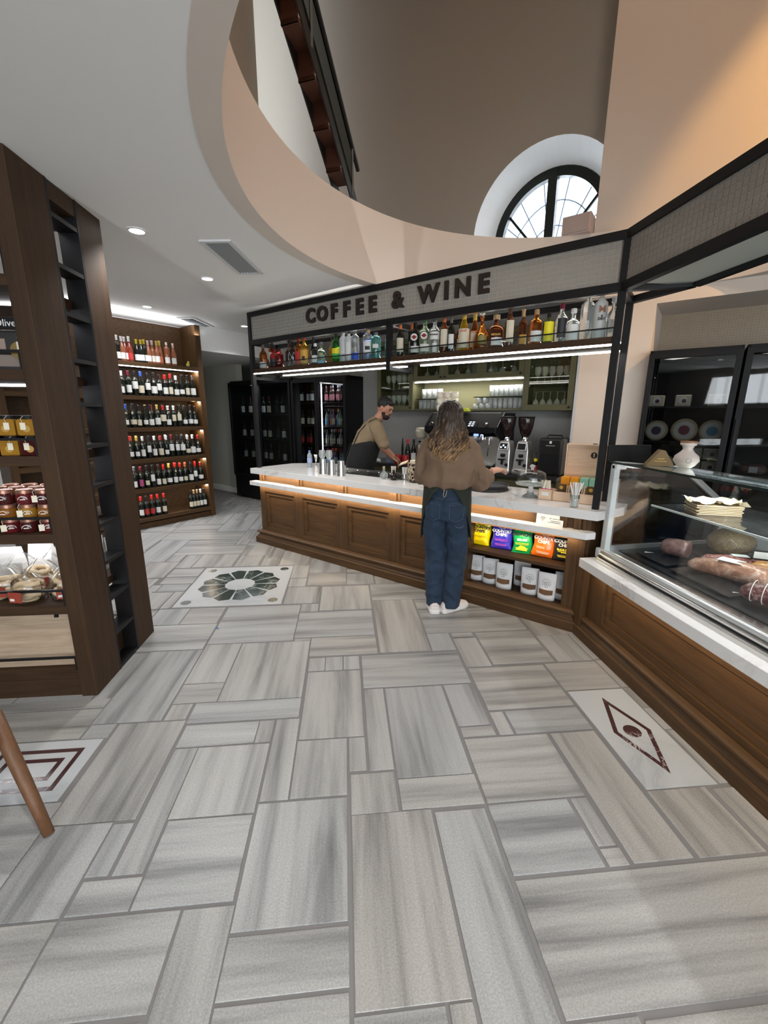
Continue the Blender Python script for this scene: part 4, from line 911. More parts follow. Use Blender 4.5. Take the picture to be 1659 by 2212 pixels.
low = [(-.56, 'red', LBW), (-.49, 'black', LBR), (-.41, 'red', LBR), (-.33, 'red', LBW), (-.24, 'red', LBC), (.17, 'black', LBC), (.22, 'tan', LBC), (.275, 'tan', LBC), (.33, 'white', LBW), (.39, 'black', LBW)]
for k, (d, c, lm) in enumerate(low):
    put_bottle('wine_bottle', 'dark wine bottle, %s capsule, %s from left on the bottom wine rack shelf' % (c, ORD[k]), 'wine bottle', BW(-1.80, d, .15), bottle_meshes('bordeaux', .305 if k < 5 else .29, .037, WG, CAPS[c], [(lm, .14, .40, .8)], LA), AZ, 'wine bottles on the bottom rack shelf')
# ---------------- spirits on the canopy shelf
def gm(name, col, tr=.9): return mat('spirit_'+name, col, .05, trans=tr, ior=1.4)
SPM = {'amber': gm('amber', (.55, .17, .03)), 'gold': gm('gold', (.85, .48, .05)), 'brown': gm('brown', (.16, .045, .015), .7), 'red': gm('red', (.28, .02, .02), .7), 'clear': gm('clear', (.90, .94, .94)), 'green': gm('green', (.05, .30, .06)), 'pale': gm('pale', (.62, .75, .55)), 'blue': gm('blue', (.06, .12, .55)), 'teal': gm('teal', (.35, .85, .78)), 'frost': mat('spirit_frost', (.72, .75, .75), .45, trans=.35), 'black': WG, 'olive': gm('olive', (.14, .13, .03), .6), 'yellow': gm('yellow', (.95, .62, .04))}
LG = mat('label_gold', (.62, .36, .06), .5); LY = mat('label_yellow', (.85, .72, .02), .5); LBLU = mat('label_blue', (.05, .12, .65), .5); LSKY = mat('label_sky', (.2, .5, .8), .5); LGR = mat('label_green', (.06, .45, .08), .5)
SP_ = [  # s, h, width, glass, cap, kind, labels, description
 (.09, .28, .092, 'amber', 'grey', 'round', [(LBW, .06, .30, 1.1)], 'amber whisky bottle with low white label, leftmost on the canopy shelf'),
 (.18, .31, .085, 'amber', 'black', 'tall', [(LBW, .18, .62, .8)], 'amber bottle with tall white label beside the leftmost whisky'),
 (.276, .256, .092, 'red', 'black', 'squat', [(LBK, .10, .42, 1.0)], 'small dark red liqueur bottle with black label'),
 (.379, .235, .087, 'red', 'black', 'round', [(LBR, .3, .34, .4), (LBW, .2, .23, .3)], 'dark red bottle with faint white dots'),
 (.487, .30, .105, 'brown', 'black', 'squat', [(LBK, .30, .48, 1.0)], 'broad dark rum bottle with black stopper'),
 (.603, .268, .098, 'black', 'black', 'round', [], 'black bottle wrapped in a white diamond net'),
 (.701, .314, .088, 'amber', 'red', 'round', [(LBR, .10, .5, 1.0)], 'whisky bottle with red label and red striped cap'),
 (.787, .314, .092, 'gold', 'red', 'round', [(LG, .10, .52, 1.1), (LBK, .18, .32, .35)], 'golden label whisky bottle with small dark crest'),
 (.871, .31, .075, 'black', 'black', 'burgundy', [(LBC, .36, .5, .8), (LBW, .10, .24, .9)], 'black long-necked bottle with cream neck label'),
 (.954, .22, .083, 'black', 'white', 'round', [(LBW, .12, .44, 1.0)], 'short black bottle with white label and white cap'),
 (1.047, .225, .096, 'pale', 'grey', 'squat', [(LSKY, .04, .16, .7)], 'pale tequila bottle with sky blue base label'),
 (1.156, .275, .090, 'gold', 'black', 'squat', [(LBR, .04, .15, .7)], 'golden tequila bottle with red base label'),
 (1.256, .309, .092, 'green', 'black', 'round', [(LY, .30, .46, 1.0), (LGR, .14, .30, 1.0)], 'green bottle with yellow and green label'),
 (1.354, .311, .083, 'frost', 'white', 'tall', [(LBW, .30, .34, .7)], 'tall frosted vodka bottle with clear shoulder'),
 (1.427, .307, .077, 'frost', 'black', 'tall', [(LBW, .1, .6, .9)], 'white frosted vodka bottle with black cap'),
 (1.509, .31, .080, 'clear', 'grey', 'tall', [(LBLU, .06, .26, 1.1)], 'tall clear vodka bottle with bright blue base band'),
 (1.59, .283, .070, 'blue', 'blue', 'round', [(LBLU, .2, .45, .7)], 'cobalt blue gin bottle'),
 (1.668, .279, .094, 'clear', 'tan', 'cyl', [(LBW, .22, .62, 1.0), (LBK, .34, .46, .5)], 'clear gin bottle with illustrated white label and dark stopper'),
 (1.766, .246, .094, 'teal', 'grey', 'cyl', [(LBW, .42, .56, .6)], 'pale turquoise ribbed gin bottle left of the middle post'),
 (1.909, .20, .060, 'teal', 'white', 'cyl', [], 'slim turquoise bottle just right of the middle post'),
 (2.045, .304, .075, 'black', 'orange', 'bordeaux', [(LBC, .16, .55, .9)], 'dark wine-style bottle with cream label and orange capsule, by the post'),
 (2.132, .296, .068, 'black', 'orange', 'bordeaux', [(LBC, .16, .46, .8)], 'narrow dark bottle with orange capsule behind the black vermouth'),
 (2.203, .301, .092, 'black', 'black', 'round', [(LBW, .10, .28, .9)], 'black vermouth bottle with white roundel'),
 (2.305, .308, .096, 'pale', 'green', 'round', [(LBW, .10, .30, .9)], 'clear green vermouth bottle with white roundel'),
 (2.404, .303, .090, 'clear', 'grey', 'round', [(LBW, .40, .60, 1.0), (LBW, .06, .30, .4)], 'clear anise liqueur bottle with white shoulder label'),
 (2.495, .313, .076, 'brown', 'orange', 'bordeaux', [(LBC, .18, .62, .9)], 'brown bottle with tall cream label and orange capsule'),
 (2.562, .299, .060, 'black', 'grey', 'bordeaux', [(LBW, .12, .50, .8)], 'slim dark bottle with white label left of the yellow aperitif'),
 (2.613, .255, .060, 'red', 'black', 'round', [(LBW, .10, .45, .9)], 'dark red aperitif bottle half hidden by the yellow one'),
 (2.679, .318, .092, 'yellow', 'gold', 'burgundy', [(LBC, .10, .56, 1.2)], 'bright yellow aperitif bottle with orange lettered cream label, front one'),
 (2.745, .309, .080, 'amber', 'gold', 'burgundy', [(LBC, .12, .52, 1.0)], 'rose aperitif bottle standing behind the bright yellow one'),
 (2.835, .306, .140, 'amber', None, 'cone', [(mat('label_etched', (.20, .17, .03), .3), .14, .36, .5)], 'amber teardrop brandy decanter with round glass stopper'),
 (2.956, .254, .120, 'brown', 'tan', 'squat', [(LBW, .10, .32, .75)], 'broad dark brandy decanter with white label and cork'),
 (3.064, .311, .070, 'brown', 'brown', 'bordeaux', [(LBC, .14, .64, .9)], 'slim dark liqueur bottle with long cream label'),
 (3.146, .282, .066, 'brown', 'tan', 'bordeaux', [(LG, .10, .34, .9)], 'dark bottle with small gold label and wooden stopper'),
 (3.265, .253, .092, 'amber', 'tan', 'round', [(LBW, .10, .40, 1.0)], 'round amber liqueur bottle with white label'),
 (3.356, .215, .076, 'olive', 'black', 'round', [(LY, .10, .72, 1.1)], 'dark bottle with bright yellow label'),
 (3.444, .269, .082, 'clear', 'maroon', 'round', [(LBK, .14, .62, .9)], 'clear bottle with black label and maroon capsule'),
 (3.524, .225, .090, 'clear', 'white', 'squat', [(LBW, .06, .52, 1.2)], 'clear gin bottle with printed white label and white cap'),
 (3.612, .319, .088, 'clear', None, 'tall', [], 'tall clear square-shouldered decanter, third from the right post'),
 (3.696, .317, .086, 'frost', 'white', 'tall', [], 'white frosted bottle with brown letter M, second from the right post'),
 (3.775, .263, .078, 'clear', 'white', 'squat', [(LBW, .14, .46, 1.0)], 'clear bottle with oval white label, beside the right post')]
CAPS['green'] = cm('green', (.05, .2, .08)); CAPS['brown'] = cm('brown', (.10, .04, .02))
for i, (s, h, w, g, c, kind, lab, desc) in enumerate(SP_):
    d = .205 + (.06 if i in (1, 4, 8, 11, 16, 21, 27, 29, 33) else 0)
    t = put_bottle('spirit_bottle', desc, 'bottle', BW(s, d, 2.10), bottle_meshes(kind, h, w/2, SPM[g], CAPS[c] if c else None, lab, -PI/2+.55, 18), AZ, 'spirits on the canopy shelf')
    R_ = w/2*1.03; fa = -PI/2+.40; fx, fy = R_*math.cos(fa), R_*math.sin(fa); fr_ = (PI/2, 0, fa+PI/2)
    def disc(m, z, rad, off=0): obj('roundel', MB().lathe([(rad, 0), (rad, .0006), (0, .0007)], 20).mesh('roundel', m), t, ((R_+off)*math.cos(fa), (R_+off)*math.sin(fa), z), fr_)
    def word(tx, z, size, m, bold=.0008): obj('lettering', text_mesh(tx, size, .0003, m, bold), t, ((R_+.003)*math.cos(fa), (R_+.003)*math.sin(fa), z), fr_)
    if i in (22, 23): disc(LBW, h*.52, .030); disc(LBR, h*.52, .017, .001); word('MARTINI', h*.52, .012, INK if i == 22 else LBK)
    if i == 24: word('MOLINARI', h*.52, .015, INK)
    if i in (28, 29): word('LILLET', h*.50, .020, LBO)
    if i == 31: word('METAXA', h*.40, .018, LG)
    if i == 39: word('M', h*.60, .062, mat('print_copper', (.30, .13, .05), .4)); word('&', h*.47, .018, INK); word('DRY', h*.41, .024, INK)
    if i == 40: disc(LBW, h*.30, .026, .001)
    if i == 30: obj('stopper', MB().ell((0, 0, 0), (.026, .026, .020), 16, 10).mesh('stopper', SPM['clear'], True), t, (0, 0, h*.93)); obj('stopper_neck', MB().lathe([(.009, 0), (.007, .03)], 10).mesh('stopper_neck', SPM['clear'], True), t, (0, 0, h*.84))
    if i == 38: obj('stopper', MB().lathe([(.013, 0), (.013, .012), (.034, .018), (.036, .03), (.02, .034)], 16).mesh('stopper', SPM['clear'], True), t, (0, 0, h))
    if i == 5:
        nb = MB()
        for k in range(6):
            for sg_ in (1, -1):
                nb.tube([(1.03*w/2*math.cos(2*PI*k/6+sg_*u*1.6), 1.03*w/2*math.sin(2*PI*k/6+sg_*u*1.6), u*h*.58) for u in (0, .25, .5, .75, 1)], .0012, 4)
        obj('net', nb.mesh('net', LBW), t)
# ---------------- bottles in the two drinks fridges
GL_C = mat('drink_clear', (.55, .62, .62), .08, trans=.6); GL_V = mat('drink_violet', (.25, .13, .28), .1, trans=.4); GL_G = mat('drink_green', (.35, .55, .38), .1, trans=.5); GL_K = mat('drink_cola', (.03, .012, .010), .08)
def frow(z, s0, s1, n, spec, shelf, which, h=.24, r=.028, d=1.78):
    for k in range(n):
        g, lm, c, desc = spec[k % len(spec)]
        s = s0+(s1-s0)*(k+.5)/n
        put_bottle('drink_bottle', '%s, %s on the %s shelf, %s' % (desc, ORD[k], shelf, which), 'bottle', BW(s, d+.03*(k % 2), z), bottle_meshes('round' if h < .28 else 'bordeaux', h, r, g, CAPS[c], [(lm, .12, .48, 1.2)], -PI/2+.5, 10), AZ, 'bottles in the %s' % which)
R3 = 'lit right fridge'; R2_ = 'dim middle fridge'; R1_ = 'leftmost fridge'
frow(1.77, -.46, .05, 7, [(GL_K, mat('label_rose', (.50, .16, .20), .6), 'grey', 'dark soda bottle with pink label')], 'top', R3, .25)
frow(1.40, -.46, .05, 7, [(GL_C, LSKY, 'black', 'clear bottle with blue label'), (GL_V, LBO, 'grey', 'violet bottle with peach label'), (GL_V, LBC, 'grey', 'violet bottle with cream label'), (GL_C, LSKY, 'white', 'clear bottle with pale blue label'), (GL_G, LBC, 'grey', 'pale green bottle with cream label'), (GL_G, LBC, 'white', 'mint green bottle with cream label')], 'second', R3, .26)
frow(1.10, -.46, .05, 7, [(GL_C, LBC, 'grey', 'clear bottle with cream label'), (GL_C, LBC, 'white', 'clear soda with buff label'), (GL_K, LBC, 'grey', 'cola bottle with cream label'), (GL_K, LBW, 'red', 'cola bottle with white label')], 'third', R3, .25)
frow(.80, -.46, .05, 6, [(GL_C, LSKY, 'blue', 'blue-labelled water bottle'), (GL_C, LSKY, 'red', 'pale blue water bottle with red cap'), (GL_V, LBW, 'grey', 'violet tinted water bottle')], 'bottom', R3, .26)
frow(1.77, -1.03, -.56, 4, [(WG, LBW, 'black', 'dark bottle with white label')], 'top', R2_, .28, .033)
frow(1.40, -1.03, -.56, 4, [(WG, LBC, 'black', 'dark bottle with cream label')], 'second', R2_, .26, .033)
frow(1.10, -1.03, -.56, 5, [(GL_K, LBR, 'black', 'dark bottle with red label')], 'third', R2_, .24)
frow(.80, -1.03, -.56, 5, [(GL_K, mat('label_navy', (.03, .09, .22), .5), 'grey', 'dark bottle with navy label')], 'bottom', R2_, .25)
for z, sh in ((1.577, 'top'), (1.147, 'second'), (.749, 'third')):
    frow(z, -2.70, -1.2, 8, [(WG, LBW, 'black', 'dark wine bottle with white label'), (WG, LBC, 'maroon', 'dark wine bottle with cream label'), (WG, LBK, 'black', 'plain dark wine bottle')], sh, R1_, .31, .038, 1.80)
for k, s in enumerate((-2.62, -2.5, -2.38)):
    t = thing('wine_glass', 'upturned clear glass, %s from left at the foot of the leftmost fridge' % ORD[k], 'glass', BW(s, 1.80, .45), AZ, 'glasses in the leftmost fridge'); obj('bowl', MB().lathe([(.036, 0), (.036, .05), (.028, .11), (.012, .13)], 14, cap=False).mesh('bowl', pane('glassware', (.90, .93, .93), 2.2), True), t)
# ---------------- glassware in the back bar
GW = MT['glassware']
GW2 = mat('glass_bright', (.82, .86, .86), .06, trans=.75, ior=1.25)
goblet = [(.033, 0), (.033, .002), (.004, .006), (.0035, .075), (.012, .085), (.030, .105), (.037, .135), (.035, .165), (.030, .185)]
gob = MB().lathe(goblet, 14, cap=False).mesh('bowl', GW2, True)
inv = MB().lathe([(r, .185-z) for r, z in goblet], 14, cap=False).mesh('bowl', GW2, True)
tum = MB().lathe([(.0, .004), (.028, .004), (.033, .12), (.0345, .12), (.030, 0), (0, 0)], 14, cap=False).mesh('tumbler', GW2, True)
hib = MB().lathe([(.0, .004), (.027, .004), (.031, .125), (.0325, .125), (.029, 0), (0, 0)], 14, cap=False).mesh('tumbler', GW2, True)
def glassrow(me, name, what, s0, s1, n, d, z, where, grp, part='bowl'):
    for k in range(n):
        t = thing(name, '%s, %s from left, %s' % (what, ORD[k], where), 'glass', BW(s0+(s1-s0)*(k+.5)/n, d, z), AZ, grp); obj(part, me, t)
glassrow(gob, 'wine_glass', 'stemmed glass', .68, 1.13, 5, 1.86, 1.932, 'upper shelf of the left stemware cabinet', 'glasses in the left cabinet'); glassrow(gob, 'wine_glass', 'stemmed glass', .68, 1.13, 5, 1.86, 1.665, 'lower shelf of the left stemware cabinet', 'glasses in the left cabinet')
glassrow(inv, 'wine_glass', 'upturned wine glass', 2.76, 3.15, 5, 1.86, 1.665, 'lower shelf of the right wine glass cabinet', 'glasses in the right cabinet'); glassrow(gob, 'wine_glass', 'wine glass', 2.76, 3.15, 5, 1.86, 1.932, 'middle shelf of the right wine glass cabinet', 'glasses in the right cabinet')
glassrow(inv, 'wine_glass', 'upturned coupe', 1.28, 2.6, 9, 1.86, 2.042, 'in the overhead cabinets', 'glasses in the overhead cabinets')
glassrow(tum, 'tumbler', 'short clear tumbler', 1.24, 1.60, 6, 1.86, 1.665, 'lower left of the open shelf', 'tumblers on the open shelf', 'tumbler'); glassrow(tum, 'tumbler', 'short clear tumbler', 1.28, 1.60, 4, 1.86, 1.80, 'upper left of the open shelf', 'tumblers on the open shelf', 'tumbler')
glassrow(hib, 'tumbler', 'clear highball glass', 2.10, 2.66, 9, 1.86, 1.665, 'lower right of the open shelf', 'highballs on the open shelf', 'tumbler'); glassrow(hib, 'tumbler', 'clear highball glass', 2.24, 2.66, 7, 1.86, 1.812, 'upper right of the open shelf', 'highballs on the open shelf', 'tumbler')
for s0, s1, z, w in ((1.22, 1.62, 1.788, 'left'), (2.06, 2.67, 1.80, 'right')): barframe(tag(MB().box(s0, s1, 1.80, 1.98, z, z+.008).build('serving_tray', BLKM), 'thin black tray between stacked glasses, %s of the open shelf' % w, 'tray'))
for k, (s, z) in enumerate(((2.12, 1.665), (2.2, 1.665), (2.28, 1.665), (2.16, 1.735), (2.24, 1.735))):
    t = thing('glass_cup', 'small clear glass cup, %s of the pile by the coffee machine' % ORD[k], 'cup', BW(s-.04, 1.835, z), AZ, 'glass cups by the coffee machine'); obj('bowl', MB().lathe([(.025, 0), (.036, .02), (.038, .06), (.036, .06), (.034, .022), (0, .006)], 14, cap=False).mesh('bowl', GW2, True), t)
cup = MB().lathe([(.03, 0), (.042, .012), (.046, .03), (.046, .075), (.043, .078), (.043, .03), (0, .01)], 18, cap=False).mesh('cup', mat('cup_cream', (.70, .64, .54), .35), True)
for r in range(3):
    for k in range(3): t = thing('coffee_cup', 'cream cup, %s from left, %s layer of the stack on the coffee machine' % (ORD[k], ['bottom', 'middle', 'top'][r]), 'cup', BW(1.72+.097*k, 1.58, 1.63+.078*r), AZ, 'cream cups on the coffee machine'); obj('cup', cup, t)
t = thing('folded_cloth', 'folded lime yellow cloth on top of the coffee machine', 'cloth', BW(2.06, 1.55, 1.63), AZ); MB().box(-.06, .06, -.05, .05, 0, .012).box(-.055, .06, -.045, .05, .012, .026).box(-.05, .05, -.05, .045, .026, .04).build('fold', mat('cloth_lime', (.45, .5, .04), .8), t, bevel=.006)

# ================================================================ THINGS ON THE COUNTER
CZ = .943
def bt(name, label, cat, s, d, z=CZ, rot=0, group=None): return thing(name, label, cat, BW(s, d, z), AZ+rot, group)
t = bt('water_bottle', 'clear plastic water bottle with blue cap on the worktop', 'water bottle', .50, .50)
MB().lathe([(.026, 0), (.030, .01), (.028, .05), (.031, .06), (.028, .10), (.031, .115), (.030, .15), (.012, .185), (.012, .195)], 16).build('body', mat('pet_clear', (.72, .80, .86), .08, trans=.7, ior=1.2), t, True); MB().lathe([(.0315, .06), (.0315, .115)], 16, cap=False).build('label', mat('label_lilac', (.32, .38, .6), .5), t, True); MB().lathe([(.014, .19), (.014, .21), (0, .211)], 12).build('cap', mat('cap_bluep', (.12, .2, .55), .4), t, 'auto')
t = bt('jigger', 'tall narrow steel jigger standing on the worktop edge', 'jigger', .87, .245)
MB().lathe([(.019, 0), (.008, .105), (.008, .11), (.023, .20), (.021, .20)], 16).build('body', CHROME, t, True)
for k, (s, d) in enumerate(((.60, .62), (.68, .66))):
    t = bt('wine_glass', ['left', 'right'][k]+' of the two stemmed glasses standing on the worktop', 'glass', s, d); MB().lathe([(.036, 0), (.036, .002), (.004, .006), (.0035, .09), (.018, .10), (.040, .135), (.044, .16), (.036, .21)], 18, cap=False).build('bowl', GW2, t, True)
for k, s in enumerate((1.04, 1.17, 1.31)):
    t = bt('shaker_tin', 'upturned steel shaker tin, %s of three on the worktop' % ['left', 'middle', 'right'][k], 'shaker tin', s, .185); MB().lathe([(.0465, 0), (.0465, .004), (.044, .012), (.037, .150), (.034, .165), (.0, .168)], 24).build('body', STEEL, t, 'auto')
for k, (s, nm_, m) in enumerate(((1.79, 'clear', mat('oil_clear', (.78, .82, .8), .06, trans=.8)), (1.915, 'black', mat('balsamic', (.012, .008, .007), .07)))):
    t = bt('cruet', 'small round glass cruet of %s liquid with cork' % nm_, 'cruet', s, .31)
    MB().lathe([(.024, 0), (.040, .012), (.044, .035), (.036, .058), (.014, .075), (.013, .10), (.016, .103)], 18).build('flask', m, t, True); MB().lathe([(.011, .10), (.0125, .128), (0, .129)], 12).build('cork', mat('cork', (.48, .38, .25), .8), t, 'auto')
for k, s in enumerate((1.83, 1.97)):
    t = bt('stick_holder', 'small tin of white paper sticks behind the %s cruet' % ['clear', 'black'][k], 'holder', s, .425, .905)
    MB().lathe([(.026, 0), (.028, .09)], 14).build('tin', STEEL, t, 'auto'); mb = MB()
    for i in range(9):
        a = i*.7; mb.tube([(.012*math.cos(a), .012*math.sin(a), .02), (.024*math.cos(a), .024*math.sin(a), .16)], .0035, 5)
    mb.build('sticks', PAPER, t)
t = bt('ring_jar', 'jar of wooden rings in cream rope net with cloth lid', 'jar', 2.17, .36)
MB().lathe([(.080, 0), (.092, .01), (.092, .175), (.075, .19)], 24).build('jar', mat('jar_dark', (.05, .028, .016), .3), t, 'auto'); RNG = mat('rope_cream', (.58, .50, .37), .8)
mb = MB()
for i in range(24):
    a = -PI/2+random.uniform(-1.9, 1.7); z = random.uniform(.03, .16); r = random.uniform(.017, .027); cx_, cy_ = .095*math.cos(a), .095*math.sin(a); tx, ty = -math.sin(a), math.cos(a)
    mb.tube([(cx_+tx*r*math.cos(q*PI/6), cy_+ty*r*math.cos(q*PI/6), z+r*math.sin(q*PI/6)) for q in range(13)], .0030, 5, False)
mb.build('wooden_rings', RNG, t)
mb = MB()
for k in range(5): mb.tube([(.10*math.cos(-PI/2+.5*(k-2)+.25*math.sin(q)), .10*math.sin(-PI/2+.5*(k-2)+.25*math.sin(q)), .02+.175*q/6) for q in range(7)], .003, 5)
mb.build('rope', RNG, t); MB().lathe([(.080, .178), (.090, .188), (.078, .20), (.080, .212), (.0, .216)], 20).build('cloth_lid', mat('cloth_cream', (.66, .58, .42), .85), t, True)
MB().loft([[Vector((-.085+.02*i-.055*i, -.06-.01*i, .195-.014*i))+Vector((0, w*.02, w*.010)) for w in (-1, 1)]+[Vector((-.085+.02*i-.055*i, -.06-.01*i, .205-.014*i))+Vector((0, w*.02, w*.010)) for w in (1, -1)] for i in range(3)]).build('cloth_tie', MT['cloth_cream'], t)
t = bt('bead_coaster', 'small brown bead bundle beside the rope jar', 'ornament', 2.33, .30)
for i in range(14): MB().ell((.018*(i % 5)-.03, .018*(i//5)-.02, .012+.01*(i % 2)), (.009, .009, .009), 8, 6).build('bead', mat('bead_brown', (.25, .16, .10), .5), t, True)
for k, (z, l) in enumerate(((CZ, 'lower black round serving tray of the two, rim down'), (CZ+.026, 'upper black round serving tray of the two stacked'))):
    t = bt('serving_tray', l, 'tray', 2.88, .40, z); pr = [(.0, .0), (.175, .0), (.188, .018), (.192, .018), (.180, -.0), (.178, -.004), (0, -.004)]
    MB().lathe([(r, y+.005) for r, y in pr] if k else [(r, .022-y) for r, y in pr], 48, cap=False).build('tray', mat('tray_black', (.014, .014, .015), .5), t, 'auto')
t = bt('cake_stand', 'glass pedestal cake stand with domed lid', 'cake stand', 3.31, .27)
MB().lathe([(.062, 0), (.060, .006), (.03, .025), (.018, .06), (.022, .10), (.018, .103)], 24).build('foot', GW2, t, True); MB().lathe([(0, .103), (.118, .103), (.125, .115), (.121, .115), (.115, .109), (0, .109)], 36, cap=False).build('plate', GW2, t, True)
MB().lathe([(.110, .111), (.112, .16), (.104, .20), (.06, .222), (.012, .228)], 36, cap=False).build('dome', pane('dome_glass', (.93, .95, .95), 1.6), t, True); MB().lathe([(.010, .226), (.012, .238), (.022, .248), (.022, .256), (.010, .264), (0, .265)], 18).build('dome_knob', GW2, t, True)
BW_ = wood('beech', (.52, .36, .24), (.62, .46, .33), 'x', .6)
t = bt('tea_chest', 'pale wooden tea chest with its lid standing open', 'tea chest', 3.66, .42)
MB().box(-.16, .15, -.02, .10, 0, .012).box(-.16, .15, .09, .10, 0, .20).box(-.16, -.152, -.02, .1, 0, .08).box(.142, .15, -.02, .1, 0, .08).build('box', BW_, t)
MB().box(-.155, .155, .085, .093, .185, .43).build('lid', BW_, t); MB().box(-.155, .155, .065, .085, .422, .432).box(-.155, -.146, .065, .085, .185, .43).box(.146, .155, .065, .085, .185, .43).build('lid_rim', BW_, t)
MB().lathe([(.024, 0), (.024, .002), (0, .0022)], 24).build('lid_emblem', INK, t, loc=(.05, .084, .345)).rotation_euler = (PI/2, 0, 0); MB().box(.046, .054, .0805, .082, .33, .36).build('emblem_mark', BW_, t); MB().box(.035, .065, .07, .09, .432, .437).build('lid_catch', BLK, t)
TO = mat('carton_orange', (.78, .30, .01), .5); TG = mat('carton_mint', (.28, .55, .40), .5)
for k, (x, m, l) in enumerate(((-.125, TO, 'orange tea carton at the left end of the tea chest'), (-.055, TO, 'orange tea carton next to the mint ones'), (.015, TG, 'mint green tea carton next to the orange ones'), (.085, TG, 'mint green tea carton by the black post'))):
    tt = thing('tea_carton', l, 'tea carton', BW(3.66+x, .42, .955), AZ); MB().box(-.032, .032, -.01, .08, 0, .155).build('carton', m, tt, bevel=.001); MB().box(-.028, .028, -.0105, -.0098, .04, .05).box(-.028, .028, -.0105, -.0098, .06, .066).build('print', mat('print_dark', (.25, .12, .03), .6), tt)
t = bt('sachet_box', 'long pale wooden sachet box in front of the tea chest', 'box', 3.66, .26)
MB().box(-.165, .155, -.04, -.034, 0, .075).box(-.165, .155, .066, .072, 0, .075).box(-.165, -.159, -.04, .072, 0, .075).box(.149, .155, -.04, .072, 0, .075).box(-.165, .155, -.04, .072, 0, .006).build('box', BW_, t)
for x in (-.06, .05): MB().box(x-.006, x-.002, -.034, .066, 0, .12).box(x+.006, x+.010, -.034, .066, 0, .12).build('divider', BW_, t)
for k, x in enumerate((-.11, 0, .10)):
    tt = thing('tea_sachet', 'dark brown tea sachet, %s of three in the sachet box' % ORD[k], 'sachet', BW(3.66+x, .26, .95), AZ); MB().box(-.03, .03, -.012, .02, 0, .125).build('packet', mat('packet_brown', (.09, .055, .02), .5), tt, bevel=.003); MB().lathe([(.014, 0), (.014, .002), (0, .002)], 14).build('seal', LG, tt, loc=(0, -.013, .10)).rotation_euler = (PI/2, 0, 0)
t = bt('sugar_box', 'small pale wooden box of sugar sticks with a white label', 'box', 3.445, .25)
MB().box(-.055, .05, -.04, -.034, 0, .085).box(-.055, .05, .05, .056, 0, .085).box(-.055, -.049, -.04, .056, 0, .085).box(.044, .05, -.04, .056, 0, .085).box(-.055, .05, -.04, .056, 0, .006).build('box', BW_, t); MB().box(-.03, .025, -.0412, -.0402, .035, .065).build('label', PAPER, t)
for i in range(7):
    tt = thing('sugar_stick', 'cream and pink sugar stick, %s in the small wooden box' % ORD[i], 'sugar stick', BW(3.415+.011*i, .22+.022*(i % 3), .95), AZ, 'sugar sticks'); tt.rotation_euler = (random.uniform(-.1, .1), random.uniform(-.18, .18), AZ); MB().box(-.009, .009, -.004, .004, .05, .145).build('paper', CREAMP, tt); MB().box(-.0092, .0092, -.0042, .0042, 0, .085).build('pink_band', mat('pink_print', (.62, .09, .24), .5), tt)
t = bt('straw_glass', 'clear glass of white straws at the right end of the worktop', 'glass', 3.69, .075)
MB().lathe([(0, .005), (.027, .005), (.031, .095), (.0325, .095), (.030, 0), (0, 0)], 18, cap=False).build('glass', GW, t, True)
for i in range(11):
    a = i*.6; tt = thing('straw', 'white paper straw, %s in the straw glass' % ORD[i], 'straw', BW(3.69, .075, CZ+.006), AZ, 'straws'); MB().tube([(.010*math.cos(a+2), .010*math.sin(a+2), 0), (.022*math.cos(a)+.028*(i % 3)-.02, .02*math.sin(a), .175)], .0048, 6).build('tube', PAPER, tt)
t = bt('wifi_card', 'white card with a wireless symbol on the stone ledge', 'sign', 3.535, .052, .783); MB().box(-.098, .098, 0, .004, 0, .085).build('card', PAPER, t).rotation_euler = (-.12, 0, 0)
mb = MB()
for rr in (.012, .022, .032): mb.tube([(-.05+rr*math.cos(PI/4+PI/2*i/8), -.005, .030+rr*math.sin(PI/4+PI/2*i/8)) for i in range(9)], .0015, 4)
mb.ell((-.05, -.005, .030), (.003, .002, .003), 8, 6); mb.build('symbol', mat('print_grey', (.12, .12, .12), .6), t).rotation_euler = (-.12, 0, 0)
MB().box(.0, .012, -.002, -.001, .052, .057).box(.02, .075, -.002, -.001, .052, .055).box(.01, .08, -.002, -.001, .035, .038).box(-.01, .08, -.002, -.001, .024, .027).build('handwriting', MT['print_grey'], t).rotation_euler = (-.12, 0, 0)
t = bt('plastic_tub', 'blue-grey plastic tub by the hands of the barista', 'tub', 1.0, 1.52, .955); MB().lathe([(.045, 0), (.055, .085), (.06, .09), (.056, .092), (.0, .09)], 20).build('tub', mat('tub_blue', (.20, .26, .36), .5), t, 'auto')
for k, s in enumerate((1.16, 1.285)):
    t = bt('red_canister', '%s of two red canisters beside the blue tub' % ['left', 'right'][k], 'canister', s, 1.47, .955); MB().lathe([(.046, 0), (.048, .10), (.04, .115), (.0, .118)], 20).build('can', mat('can_red', (.32, .01, .012), .35), t, 'auto')
t = bt('paper_roll', 'small white paper roll below the hands of the barista', 'paper roll', .86, 1.43, .955); MB().lathe([(.022, 0), (.022, .07)], 16).build('roll', PAPER, t, loc=(-.035, 0, .022)).rotation_euler = (0, PI/2, 0)
